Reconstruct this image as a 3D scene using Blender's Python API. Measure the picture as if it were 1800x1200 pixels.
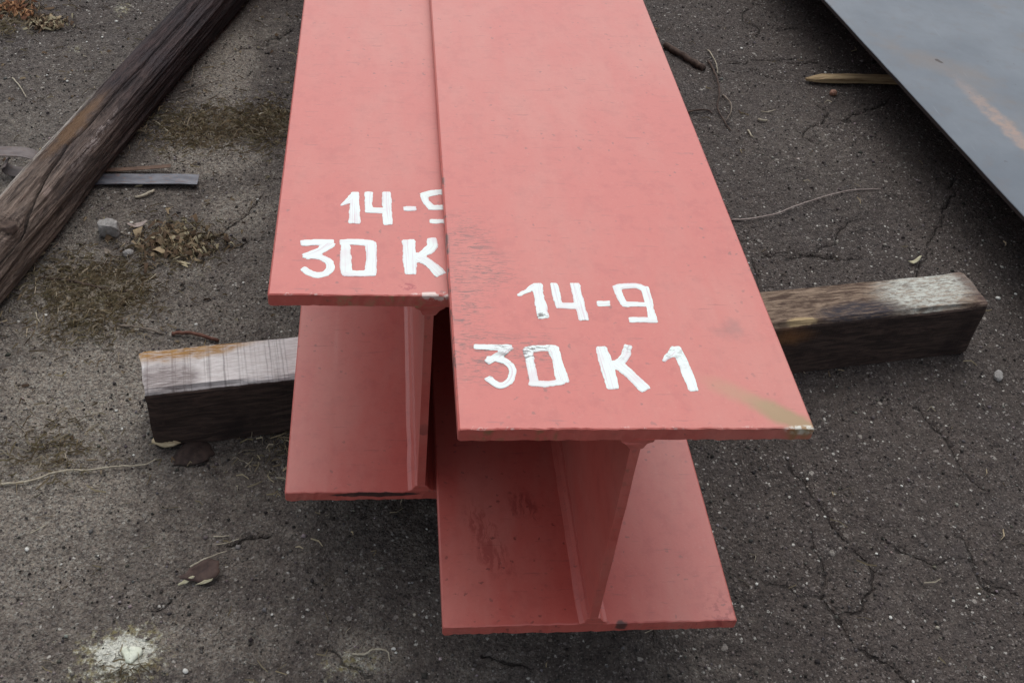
import bpy, bmesh, math, random
import numpy as np
from mathutils import Vector, Matrix

for o in list(bpy.data.objects):
    bpy.data.objects.remove(o)
scene = bpy.context.scene
COL = scene.collection

# ------------------------------------------------------------------ camera
cam_d = bpy.data.cameras.new('camera')
cam_d.sensor_width = 36.0
cam_d.lens = 37.36
cam_d.clip_start = 0.02
cam_d.clip_end = 500
cam = bpy.data.objects.new('camera', cam_d)
COL.objects.link(cam)
rt = Vector((0.9925542, -0.08472467, 0.08750934))
up = Vector((-0.00760605, 0.67393089, 0.73875524))
fw = Vector((0.12156604, 0.73392022, -0.66826852))
m = Matrix((rt, up, -fw)).transposed().to_4x4()
m.translation = Vector((-0.21096541, -0.58116319, 1.03923144))
cam.matrix_world = m
scene.camera = cam

# ------------------------------------------------------------------ overcast daylight
SUN_EL, SUN_AZ = math.radians(60), math.radians(4)      # azimuth from +Y towards +X
world = bpy.data.worlds.new('World')
scene.world = world
world.use_nodes = True
wn, wl = world.node_tree.nodes, world.node_tree.links
wn.clear()
sky = wn.new('ShaderNodeTexSky')
sky.sky_type = 'NISHITA'
sky.sun_disc = False
sky.sun_elevation = SUN_EL
sky.sun_rotation = SUN_AZ
sky.air_density = 1.0
sky.dust_density = 3.0
sky.ozone_density = 1.0
hs = wn.new('ShaderNodeHueSaturation')
hs.inputs['Saturation'].default_value = 0.30             # cloud cover takes the blue out of the whole dome
bg = wn.new('ShaderNodeBackground')
bg.inputs['Strength'].default_value = 0.15
wo = wn.new('ShaderNodeOutputWorld')
wl.new(sky.outputs[0], hs.inputs['Color'])
wl.new(hs.outputs[0], bg.inputs['Color'])
wl.new(bg.outputs[0], wo.inputs['Surface'])

sun_d = bpy.data.lights.new('sun', 'SUN')
sun_d.energy = 1.1
sun_d.angle = math.radians(75)                           # light through cloud: a very wide soft source
sun_d.color = (1.0, 0.965, 0.93)
sun = bpy.data.objects.new('sun', sun_d)
COL.objects.link(sun)
to_sun = Vector((math.sin(SUN_AZ) * math.cos(SUN_EL), math.cos(SUN_AZ) * math.cos(SUN_EL), math.sin(SUN_EL)))
sun.rotation_euler = to_sun.to_track_quat('Z', 'Y').to_euler()
sun.location = to_sun * 8

scene.view_settings.view_transform = 'Standard'
scene.view_settings.look = 'None'
scene.view_settings.gamma = 1
scene.view_settings.use_curve_mapping = False
scene.view_settings.exposure = 0.12

# ------------------------------------------------------------------ measured layout (metres)
D = {'cracks': [[(0.3269, 0.3364), (0.3283, 0.3162), (0.3338, 0.2944), (0.3481, 0.2692), (0.3607, 0.2501), (0.3665, 0.2252), (0.3742, 0.1981), (0.3772, 0.1779)],
            [(0.2345, 0.1456), (0.2481, 0.1354), (0.2658, 0.1301), (0.2828, 0.12), (0.3097, 0.1154), (0.3139, 0.1018), (0.3271, 0.0858), (0.3292, 0.0628), (0.3291, 0.0419)],
            [(0.3097, 0.1154), (0.3268, 0.1518), (0.3286, 0.1858), (0.3322, 0.2122)], [(0.3271, 0.0858), (0.3581, 0.0904), (0.3748, 0.1178), (0.3825, 0.1505)],
            [(0.3772, 0.1779), (0.3862, 0.1505), (0.4051, 0.1417)], [(0.3291, 0.0419), (0.3632, 0.0263), (0.3796, -0.0028)],
            [(0.4995, 1.4427), (0.5334, 1.453), (0.5735, 1.4614), (0.6285, 1.4762), (0.6828, 1.4859)], [(0.554, 1.4345), (0.578, 1.4066), (0.6072, 1.3991), (0.6392, 1.4016)],
            [(0.4049, 0.7722), (0.4771, 0.7835), (0.5344, 0.7758), (0.5727, 0.7707), (0.6074, 0.7841)], [(0.5091, 0.1605), (0.5336, 0.1303), (0.5628, 0.0968)],
            [(0.4204, 0.184), (0.4701, 0.1571), (0.5166, 0.1604)],
            [(-0.5659, 0.698), (-0.5612, 0.72), (-0.5521, 0.7313), (-0.532, 0.7375), (-0.4999, 0.7497), (-0.4632, 0.7651), (-0.4262, 0.7838), (-0.3846, 0.812)],
            [(-0.4874, 0.7863), (-0.463, 0.8169), (-0.4496, 0.8404), (-0.434, 0.8644), (-0.4203, 0.9133), (-0.4032, 0.9307)],
            [(-0.563, 0.6954), (-0.5681, 0.6529), (-0.5864, 0.6207), (-0.6298, 0.6013)], [(-0.5198, 0.6539), (-0.5104, 0.6738), (-0.5104, 0.6912)],
            [(0.5494, 0.4443), (0.5745, 0.3771), (0.5693, 0.304), (0.6045, 0.2544)], [(-0.3887, 0.1997), (-0.3579, 0.2199), (-0.3383, 0.2238)],
            [(-0.4432, 0.1306), (-0.4643, 0.109)], [(-0.5197, 1.4019), (-0.4467, 1.4567), (-0.3949, 1.5378)], [(-0.7637, 0.7704), (-0.7483, 0.6752)],
            [(-0.8618, 1.5836), (-0.8132, 1.5674), (-0.7726, 1.5929)], [(-0.2768, 0.0608), (-0.215, 0.0245)], [(-0.0967, 0.0552), (-0.0488, 0.0257)],
            [(0.2461, 0.6149), (0.2823, 0.5386)], [(0.8839, 1.0535), (0.7388, 0.8329), (0.6378, 0.677)]],
 'dust': [(-0.5999, 0.4531, 0.1538, 0.1605, 1.0), (-0.6043, 0.2794, 0.1598, 0.1221, 0.9), (-0.5988, 0.1723, 0.1247, 0.1251, 0.6), (-0.5134, 1.3441, 0.0647, 0.2193, 1.0),
          (-0.508, 1.0299, 0.1059, 0.0737, 1.1), (-0.4438, 0.8719, 0.0818, 0.0989, 0.8), (-0.5046, 0.7215, 0.0758, 0.0567, 0.6), (-0.5929, 0.5305, 0.1525, 0.0712, 0.5),
          (-0.4057, 0.0787, 0.1591, 0.0663, 0.55), (-0.2276, 0.0522, 0.0556, 0.043, 0.8), (-0.4497, 1.494, 0.0687, 0.159, 0.4), (0.1223, 0.0199, 0.1299, 0.0428, 0.25),
          (-0.0985, 0.0273, 0.0936, 0.035, 0.35), (-0.5737, 0.5079, 0.0903, 0.1972, 0.8), (-0.4003, 0.4429, 0.3054, 0.6353, 0.2), (-0.7454, 1.0808, 0.1521, 0.2407, 0.35),
          (0.604, 1.1388, 0.1897, 0.2512, 0.2), (-0.4276, 0.2509, 0.1349, 0.0815, 0.3), (0.4374, 0.1493, 0.1862, 0.1356, 0.1)],
 'front_marks': {'dash': [([(-0.0111, 0.1589), (-0.0032, 0.1594)], 0.0074)],
                 'digit0': [([(-0.084, 0.0939), (-0.0834, 0.0747), (-0.0825, 0.0584)], 0.0083), ([(-0.0839, 0.0951), (-0.0744, 0.0977), (-0.0609, 0.0978)], 0.0088),
                            ([(-0.061, 0.0966), (-0.0594, 0.0749), (-0.0577, 0.0573)], 0.0097), ([(-0.0846, 0.0542), (-0.0726, 0.052), (-0.0593, 0.055)], 0.0076)],
                 'digit1': [([(-0.0662, 0.1843), (-0.0664, 0.1609), (-0.0658, 0.1401)], 0.0103), ([(-0.0849, 0.1703), (-0.0759, 0.1771), (-0.0681, 0.1834)], 0.0068)],
                 'digit1b': [([(0.0496, 0.0977), (0.0526, 0.0829), (0.0544, 0.0474)], 0.0091), ([(0.0354, 0.0828), (0.0418, 0.0889), (0.0484, 0.0964)], 0.0083)],
                 'digit3': [([(-0.1286, 0.0988), (-0.1145, 0.098), (-0.1004, 0.0976)], 0.0074), ([(-0.1004, 0.0976), (-0.1103, 0.0876), (-0.1199, 0.0804)], 0.0071),
                            ([(-0.1188, 0.0839), (-0.1074, 0.0828), (-0.0998, 0.0746), (-0.1, 0.0629), (-0.1057, 0.0526), (-0.1132, 0.0496), (-0.1213, 0.0593)], 0.0068)],
                 'digit4': [([(-0.0504, 0.1861), (-0.05, 0.1694), (-0.0492, 0.1537)], 0.0081), ([(-0.0493, 0.1553), (-0.0322, 0.155)], 0.0086),
                            ([(-0.0304, 0.1859), (-0.0299, 0.1589), (-0.0285, 0.1376)], 0.0091)],
                 'digit9': [([(0.0096, 0.1817), (0.0103, 0.1692), (0.0127, 0.1597)], 0.0072), ([(0.0091, 0.1823), (0.0166, 0.1853), (0.0287, 0.1861), (0.0362, 0.1817)], 0.0087),
                            ([(0.0364, 0.1829), (0.0363, 0.1601), (0.0359, 0.1386)], 0.0085), ([(0.0122, 0.1586), (0.032, 0.1586)], 0.0067),
                            ([(0.0156, 0.1364), (0.0379, 0.1367)], 0.0073)],
                 'letterK': [([(-0.0181, 0.097), (-0.0168, 0.0752), (-0.0156, 0.0506)], 0.0111), ([(0.006, 0.1003), (0.0021, 0.0874), (-0.007, 0.0782)], 0.008),
                             ([(-0.0078, 0.0788), (0.0018, 0.0658), (0.0113, 0.0484)], 0.0108)]},
 'lap': {},
 'lime': [(-0.4829, 0.0603, 0.0561, 0.0422, 1), (-0.5047, 0.0678, 0.0177, 0.014, 0.7), (-0.2396, 0.0423, 0.0489, 0.0244, 0.6), (-0.7533, 1.5815, 0.0281, 0.0534, 0.6),
          (-0.4523, 0.0526, 0.0177, 0.0206, 0.4), (-0.8107, 1.3934, 0.0261, 0.0279, 0.5), (-0.6725, 0.4269, 0.0494, 0.0636, 0.25), (-0.5864, 0.4218, 0.0572, 0.0637, 0.3)],
 'lime_crust': [(-0.4841, 0.0672), (-0.4803, 0.0692), (-0.4771, 0.0642), (-0.4756, 0.069), (-0.4696, 0.0681), (-0.4641, 0.0673), (-0.4621, 0.0624), (-0.4626, 0.0583),
                (-0.4662, 0.055), (-0.469, 0.0511), (-0.4718, 0.0471), (-0.4768, 0.0493), (-0.4796, 0.0548), (-0.482, 0.0589), (-0.4844, 0.0624)],
 'moss': [(-0.6173, 0.6584, 0.0803, 0.0667, 1), (-0.5293, 0.7776, 0.0601, 0.052, 1), (-0.4905, 1.1342, 0.1309, 0.0699, 0.7), (-0.5547, 1.0919, 0.0586, 0.0575, 0.6),
          (-0.4711, 0.0431, 0.035, 0.0169, 0.6), (-0.9587, 1.5216, 0.0536, 0.103, 0.4), (-0.6185, 0.3432, 0.0682, 0.0583, 0.35), (-0.6611, 0.6771, 0.0723, 0.0677, 0.7),
          (-0.6261, 0.5831, 0.0696, 0.0493, 0.35), (-0.4212, 1.1484, 0.0508, 0.071, 0.7), (-0.2908, 0.3506, 0.0873, 0.0606, 0.3)],
 'pebbles': [((-0.6124, 0.1985), 0.0069), ((-0.4168, 0.9053), 0.0055), ((-0.5616, 0.8784), 0.0053), ((-0.6588, 0.7452), 0.0066), ((-0.6609, 0.6877), 0.0056),
             ((-0.4183, 0.6866), 0.005), ((-0.4749, 0.5901), 0.0063), ((0.8262, 0.688), 0.0061), ((0.7896, 0.6757), 0.01), ((0.4012, 0.1723), 0.0045), ((0.2583, 0.3218), 0.0039),
             ((0.4758, 0.2821), 0.0048), ((0.349, 0.2952), 0.0054), ((0.3869, 0.0818), 0.0056), ((0.2367, 0.1325), 0.0049), ((0.3846, -0.0002), 0.0053),
             ((-0.3303, 0.1068), 0.0038), ((-0.4147, 0.0392), 0.0077), ((-0.1949, 0.0596), 0.005), ((-0.1931, 0.0546), 0.0038), ((-0.1968, 0.0597), 0.0038),
             ((-0.795, 1.2648), 0.007), ((-0.5328, 0.1889), 0.0038), ((-0.5705, 0.1779), 0.0031), ((-0.7534, 1.5187), 0.0077), ((-0.7677, 1.4474), 0.0064),
             ((-0.7923, 1.4235), 0.0053), ((-0.8361, 1.2854), 0.005), ((0.7301, 1.426), 0.0079), ((0.5661, 1.5179), 0.008), ((0.573, 1.2926), 0.0049), ((0.3205, 0.0721), 0.0035),
             ((0.3534, 0.2318), 0.0045), ((-0.2846, 0.2228), 0.0034), ((-0.1552, 0.2206), 0.0034), ((0.51, 0.1103), 0.0044), ((-0.6103, 0.7078), 0.0041),
             ((-0.5943, 0.6421), 0.0048), ((-0.6046, 0.8032), 0.0051), ((-0.6059, 0.8302), 0.0078), ((-0.6857, 0.6091), 0.007), ((-0.5408, 0.3863), 0.0042),
             ((-0.5537, 0.4187), 0.005), ((-0.4095, 0.3909), 0.0036), ((-0.5193, 0.3425), 0.0042)],
 'plate_edge': [[(0.7222, 1.5181), (0.7771, 1.0418), (0.8116, 0.7391)]],
 'plate_marks': {'spot': (0.8771, 1.2604), 'streak': [(0.8742, 1.2415), (0.8854, 1.1422), (0.9038, 1.03), (0.9168, 0.9632)]},
 'rear_marks': {'dash': [([(-0.0205, 0.1402), (-0.0119, 0.1408)], 0.0081)],
                'digit0': [([(-0.0804, 0.0783), (-0.0798, 0.0566), (-0.0782, 0.0346)], 0.0098), ([(-0.0836, 0.0813), (-0.0697, 0.0823), (-0.0558, 0.0808)], 0.0093),
                           ([(-0.0558, 0.0799), (-0.0547, 0.0572), (-0.0554, 0.0351)], 0.0104), ([(-0.0795, 0.0332), (-0.067, 0.032), (-0.0536, 0.0337)], 0.0086)],
                'digit1': [([(-0.0728, 0.1651), (-0.0727, 0.1387), (-0.0722, 0.1157)], 0.0104), ([(-0.0859, 0.1442), (-0.0807, 0.1501), (-0.0747, 0.1606)], 0.0078)],
                'digit3': [([(-0.121, 0.079), (-0.1065, 0.0807), (-0.0946, 0.081)], 0.0092), ([(-0.0951, 0.0788), (-0.1041, 0.0664), (-0.1163, 0.0587)], 0.0101),
                           ([(-0.1182, 0.0592), (-0.1037, 0.0575), (-0.094, 0.0503), (-0.0936, 0.0372), (-0.1007, 0.0293), (-0.1096, 0.0297), (-0.1188, 0.0381)], 0.0076)],
                'digit4': [([(-0.0585, 0.1664), (-0.059, 0.1509), (-0.058, 0.1352)], 0.0082), ([(-0.0592, 0.1358), (-0.0409, 0.1364)], 0.0095),
                           ([(-0.0402, 0.1671), (-0.0399, 0.1398), (-0.0388, 0.1142)], 0.0099)],
                'digit9': [([(-0.0007, 0.1634), (0.0004, 0.1531), (0.006, 0.1441)], 0.0093), ([(-0.001, 0.1651), (0.0079, 0.1707), (0.024, 0.1724), (0.0308, 0.1663)], 0.0095),
                           ([(0.0309, 0.1699), (0.0316, 0.1423), (0.0314, 0.119)], 0.0085), ([(0.005, 0.1431), (0.0287, 0.1449)], 0.0082),
                           ([(0.0062, 0.1188), (0.0324, 0.1197)], 0.0084)],
                'letterK': [([(-0.0185, 0.084), (-0.018, 0.058), (-0.0175, 0.0359)], 0.0117), ([(0.0047, 0.0877), (0.0056, 0.0753), (-0.0107, 0.0588)], 0.01),
                            ([(-0.0097, 0.0588), (0.0002, 0.051), (0.0103, 0.035)], 0.0121)]},
 'rubble': [(-0.6345, 0.7978)],
 'scuffs': {'a': (-0.1323, 0.1056), 'b': (-0.1389, 0.0767), 'c': (-0.0816, 0.0842), 'd': (-0.1233, 0.2641), 'e': (0.1094, 0.1239), 'f': (-0.1349, 0.2011), 'h': (-0.11, 0.1363)},
 'smear': [(0.0639, 0.0638), (0.0894, 0.0429), (0.1108, 0.0279), (0.139, 0.0041)],
 'spots': {'acorn': (0.7169, 1.3328),
           'bark': (-0.4477, 0.342),
           'chip': (0.6776, 0.7658),
           'curlA': (-0.8524, 1.0205),
           'curlB': (-0.799, 1.0269),
           'curlC': (-0.8196, 0.9619),
           'lath0': (0.6711, 1.382),
           'lath1': (0.8832, 1.3906),
           'leaf': (-0.4136, 0.1604),
           'leaf2': (-0.5932, 0.817),
           'leafchip': (-0.59, 0.8081),
           'litter1': (-0.8805, 1.4913),
           'litter2': (-0.965, 1.5467),
           'litter3': (-0.5293, 0.7776),
           'pale1': (0.7073, 0.4924),
           'sliver': (-0.4839, 0.3605),
           'stem': (-0.6244, 0.7392),
           'stone2': (-0.5967, 0.7526),
           'strip0': (-0.6498, 0.9481),
           'strip1': (-0.5165, 0.961),
           'strip2': (-0.6985, 0.9425),
           'thinstrip0': (-0.6547, 0.975),
           'thinstrip1': (-0.564, 0.988)},
 'twigs': {'a': ([(-0.7119, 0.6892), (-0.6702, 0.6822), (-0.6313, 0.6686), (-0.6018, 0.6613), (-0.5642, 0.6582)], 0.004),
           'b': ([(-0.58, 0.585), (-0.5516, 0.5781), (-0.52, 0.5701)], 0.0046),
           'branch': ([(0.4757, 1.4533), (0.4765, 1.4134), (0.4745, 1.3624), (0.4643, 1.3033), (0.4486, 1.2461), (0.4573, 1.1716)], 0.0049),
           'branch2': ([(0.4739, 1.3085), (0.479, 1.2703), (0.4732, 1.2367), (0.4574, 1.2097)], 0.0036),
           'c': ([(-0.5051, 0.569), (-0.4796, 0.5657), (-0.4398, 0.5543)], 0.0062),
           'dry': ([(0.3806, 1.2329), (0.4237, 1.2444), (0.4353, 1.2343)], 0.0047),
           'p1': ([(-0.2398, 0.0526), (-0.2275, 0.0508), (-0.2184, 0.0561), (-0.2079, 0.0565), (-0.2017, 0.0535), (-0.1999, 0.043)], 0.0028),
           'p10': ([(0.524, 1.2161), (0.5323, 1.2123), (0.5436, 1.2152)], 0.006),
           'p11': ([(0.54, 1.2499), (0.5539, 1.2486), (0.5727, 1.261)], 0.003),
           'p12': ([(0.4933, 1.1738), (0.4937, 1.153), (0.4978, 1.1471)], 0.004),
           'p13': ([(-0.6138, 0.2203), (-0.6061, 0.2251), (-0.5991, 0.2332)], 0.0016),
           'p14': ([(-0.4067, 0.2149), (-0.3969, 0.2147), (-0.3885, 0.2162)], 0.002),
           'p15': ([(-0.4021, 0.2033), (-0.3893, 0.2055), (-0.3769, 0.2119)], 0.0016),
           'p16': ([(-0.6111, 0.8972), (-0.5968, 0.9027), (-0.5839, 0.9179)], 0.0054),
           'p17': ([(-0.7009, 0.615), (-0.6945, 0.6003), (-0.6897, 0.5931)], 0.0023),
           'p2': ([(-0.8942, 1.2702), (-0.8738, 1.24), (-0.8533, 1.2043)], 0.0029),
           'p3': ([(-0.587, 1.2397), (-0.5613, 1.2564), (-0.5354, 1.2756), (-0.5085, 1.2995)], 0.0026),
           'p4': ([(-0.5769, 1.3436), (-0.5736, 1.2946), (-0.5735, 1.262)], 0.0026),
           'p5': ([(-0.6203, 1.1379), (-0.6021, 1.1158), (-0.5817, 1.0903)], 0.0029),
           'p6': ([(-0.4385, 1.1713), (-0.4237, 1.1784), (-0.4049, 1.1755)], 0.0046),
           'p7': ([(-0.6174, 0.8028), (-0.5911, 0.7889), (-0.5621, 0.768)], 0.0026),
           'p8': ([(-0.6244, 0.7392), (-0.6271, 0.7183), (-0.6327, 0.6884)], 0.0021),
           'p9': ([(-0.5474, 0.7012), (-0.5555, 0.6848), (-0.5705, 0.6765)], 0.002),
           'root': ([(-0.6793, 0.2927), (-0.6564, 0.2924), (-0.6279, 0.2965), (-0.6074, 0.308), (-0.5885, 0.3133), (-0.5651, 0.314), (-0.5393, 0.3202), (-0.5061, 0.3254),
                     (-0.4907, 0.3366)],
                    0.0034),
           'stick': ([(0.3921, 1.5106), (0.4224, 1.4616), (0.4589, 1.412)], 0.014),
           'straw': ([(0.4876, 1.5058), (0.4886, 1.4443), (0.4856, 1.3994)], 0.0028),
           'wire': ([(0.385, 0.8704), (0.4213, 0.8734), (0.4669, 0.8901), (0.5169, 0.9195), (0.5673, 0.9461), (0.6051, 0.9638), (0.6424, 0.9781), (0.6964, 0.9823)], 0.0034)}}
rng = random.Random(7)
nrg = np.random.default_rng(7)

# ------------------------------------------------------------------ numpy value noise
def vnoise(x, y, seed=0):
    xi = np.floor(x).astype(np.int64); yi = np.floor(y).astype(np.int64)
    fx = x - xi; fy = y - yi
    fx = fx * fx * (3 - 2 * fx); fy = fy * fy * (3 - 2 * fy)
    def h(a, b):
        n = (a * 374761393 + b * 668265263 + seed * 982451653) & 0xFFFFFFFF
        n = ((n ^ (n >> 13)) * 1274126177) & 0xFFFFFFFF
        n = n ^ (n >> 16)
        return (n & 0xFFFF) / 65535.0
    a = h(xi, yi); b = h(xi + 1, yi); c = h(xi, yi + 1); d = h(xi + 1, yi + 1)
    return (a * (1 - fx) + b * fx) * (1 - fy) + (c * (1 - fx) + d * fx) * fy

def fbm(x, y, seed=0, octv=4, gain=0.5):
    s = 0; a = 1; t = 0
    for k in range(octv):
        s = s + a * vnoise(x * 2 ** k + 17.3 * k, y * 2 ** k - 9.1 * k, seed + k)
        t += a; a *= gain
    return s / t

# ------------------------------------------------------------------ object helpers
def link(name, me, material=None, parent=None, smooth=False):
    if material:
        me.materials.append(material)
    o = bpy.data.objects.new(name, me)
    COL.objects.link(o)
    if parent:
        o.parent = parent
    if smooth:
        me.polygons.foreach_set('use_smooth', np.ones(len(me.polygons), bool))
    return o

def tag(o, label=None, cat=None, group=None, kind=None):
    for k, v in (('label', label), ('category', cat), ('group', group), ('kind', kind)):
        if v:
            o[k] = v
    return o

def thing(name, loc, rz, label, cat, group=None):
    o = bpy.data.objects.new(name, None)
    COL.objects.link(o)
    o.location = loc
    o.rotation_euler = (0, 0, rz)
    o.empty_display_size = 0.05
    return tag(o, label, cat, group, 'thing')

def np_mesh(name, co, quads=None, tris=None):
    me = bpy.data.meshes.new(name)
    me.vertices.add(len(co))
    me.vertices.foreach_set('co', np.asarray(co, np.float32).ravel())
    f = quads if quads is not None else tris
    k = 4 if quads is not None else 3
    f = np.asarray(f, np.int32)
    me.loops.add(f.size)
    me.loops.foreach_set('vertex_index', f.ravel())
    me.polygons.add(len(f))
    me.polygons.foreach_set('loop_start', np.arange(0, f.size, k, dtype=np.int32))
    me.polygons.foreach_set('loop_total', np.full(len(f), k, np.int32))
    me.update(calc_edges=True)
    return me

def fattr(me, name, arr):
    a = me.attributes.new(name, 'FLOAT', 'POINT')
    a.data.foreach_set('value', np.asarray(arr, np.float32).ravel())

def cattr(me, name, arr):
    a = me.attributes.new(name, 'FLOAT_COLOR', 'POINT')
    arr = np.asarray(arr, np.float32)
    if arr.shape[1] == 3:
        arr = np.concatenate([arr, np.ones((len(arr), 1), np.float32)], 1)
    a.data.foreach_set('color', arr.ravel())

def bm_obj(name, bm, material, parent=None, smooth=False):
    me = bpy.data.meshes.new(name)
    bmesh.ops.recalc_face_normals(bm, faces=bm.faces)
    bm.to_mesh(me)
    bm.free()
    return link(name, me, material, parent, smooth)

# ------------------------------------------------------------------ node helper
class NB:
    def __init__(self, name):
        self.mat = bpy.data.materials.new(name)
        self.mat.use_nodes = True
        self.t = self.mat.node_tree
        self.t.nodes.clear()
        self.out = self.t.nodes.new('ShaderNodeOutputMaterial')
        self.bsdf = self.t.nodes.new('ShaderNodeBsdfPrincipled')
        self.t.links.new(self.bsdf.outputs[0], self.out.inputs[0])
        self.tc = self.t.nodes.new('ShaderNodeTexCoord')
        self.P = self.tc.outputs['Object']
    def put(self, sock, v):
        if v is None:
            return
        if hasattr(v, 'is_output'):
            self.t.links.new(v, sock)
        elif isinstance(v, tuple) and len(v) == 3 and sock.type == 'RGBA':
            sock.default_value = (*v, 1)
        else:
            sock.default_value = v
    def set(self, **k):
        names = {'color': 'Base Color', 'rough': 'Roughness', 'metal': 'Metallic', 'normal': 'Normal', 'spec': 'Specular IOR Level',
                 'coat': 'Coat Weight', 'coat_rough': 'Coat Roughness', 'coat_normal': 'Coat Normal'}
        for a, v in k.items():
            self.put(self.bsdf.inputs[names[a]], v)
        return self.mat
    def math(self, op, a, b=None, c=None, clamp=False):
        n = self.t.nodes.new('ShaderNodeMath'); n.operation = op; n.use_clamp = clamp
        for i, v in enumerate((a, b, c)):
            self.put(n.inputs[i], v)
        return n.outputs[0]
    def mul(self, a, b): return self.math('MULTIPLY', a, b)
    def add(self, a, b): return self.math('ADD', a, b)
    def mix(self, f, a, b, blend='MIX'):
        n = self.t.nodes.new('ShaderNodeMix'); n.data_type = 'RGBA'; n.blend_type = blend
        self.put(n.inputs[0], f); self.put(n.inputs[6], a); self.put(n.inputs[7], b)
        return n.outputs[2]
    def map(self, loc=(0, 0, 0), rot=(0, 0, 0), scale=(1, 1, 1), vec=None, kind='POINT'):
        n = self.t.nodes.new('ShaderNodeMapping'); n.vector_type = kind
        self.put(n.inputs[0], vec or self.P)
        n.inputs[1].default_value = loc; n.inputs[2].default_value = rot; n.inputs[3].default_value = scale
        return n.outputs[0]
    def noise(self, scale, detail=3, rough=0.55, vec=None, dist=0.0, col=False):
        n = self.t.nodes.new('ShaderNodeTexNoise')
        self.put(n.inputs['Vector'], vec or self.P)
        n.inputs['Scale'].default_value = scale; n.inputs['Detail'].default_value = detail
        n.inputs['Roughness'].default_value = rough; n.inputs['Distortion'].default_value = dist
        return n.outputs[1] if col else n.outputs[0]
    def vor(self, scale, vec=None, feature='F1', rand=1.0):
        n = self.t.nodes.new('ShaderNodeTexVoronoi'); n.feature = feature
        self.put(n.inputs['Vector'], vec or self.P)
        n.inputs['Scale'].default_value = scale
        n.inputs['Randomness'].default_value = rand
        return n
    def ss(self, v, lo, hi):                    # smooth step, lo > hi turns it round
        n = self.t.nodes.new('ShaderNodeMapRange'); n.interpolation_type = 'SMOOTHSTEP'
        self.put(n.inputs[0], v)
        if lo <= hi:
            n.inputs[1].default_value, n.inputs[2].default_value = lo, hi
        else:
            n.inputs[1].default_value, n.inputs[2].default_value = hi, lo
            n.inputs[3].default_value, n.inputs[4].default_value = 1, 0
        return n.outputs[0]
    def ramp(self, v, stops):
        n = self.t.nodes.new('ShaderNodeValToRGB')
        self.put(n.inputs[0], v)
        e = n.color_ramp.elements
        while len(e) < len(stops):
            e.new(0.5)
        for k, (p, c) in enumerate(stops):
            e[k].position = p
            e[k].color = (*c, 1)
        return n.outputs[0]
    def attr(self, name, col=False):
        n = self.t.nodes.new('ShaderNodeAttribute'); n.attribute_name = name
        return n.outputs['Color'] if col else n.outputs['Fac']
    def sep(self, vec=None):
        n = self.t.nodes.new('ShaderNodeSeparateXYZ'); self.put(n.inputs[0], vec or self.P)
        return n.outputs
    def warp(self, amount, scale, vec=None):    # position shaken by noise, so a stain gets a ragged outline
        c = self.noise(scale, 4, 0.6, vec, col=True)
        n = self.t.nodes.new('ShaderNodeVectorMath'); n.operation = 'MULTIPLY_ADD'
        self.put(n.inputs[0], c); n.inputs[1].default_value = (amount,) * 3
        o = self.t.nodes.new('ShaderNodeVectorMath'); o.operation = 'ADD'
        self.put(o.inputs[0], vec or self.P); o.inputs[1].default_value = (-amount / 2,) * 3
        self.put(n.inputs[2], o.outputs[0])
        return n.outputs[0]
    def blob(self, loc, size, rot=0.0, vec=None):    # 1 at loc falling to 0 at the ellipsoid of that size
        v = self.map(loc, (0, 0, rot), size, vec, 'TEXTURE')
        n = self.t.nodes.new('ShaderNodeTexGradient'); n.gradient_type = 'SPHERICAL'
        self.put(n.inputs[0], v)
        return n.outputs[1]
    def bump(self, h, strength=0.5, dist=0.002, normal=None):
        n = self.t.nodes.new('ShaderNodeBump')
        n.inputs['Strength'].default_value = strength; n.inputs['Distance'].default_value = dist
        self.put(n.inputs['Height'], h)
        self.put(n.inputs['Normal'], normal)
        return n.outputs[0]

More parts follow.
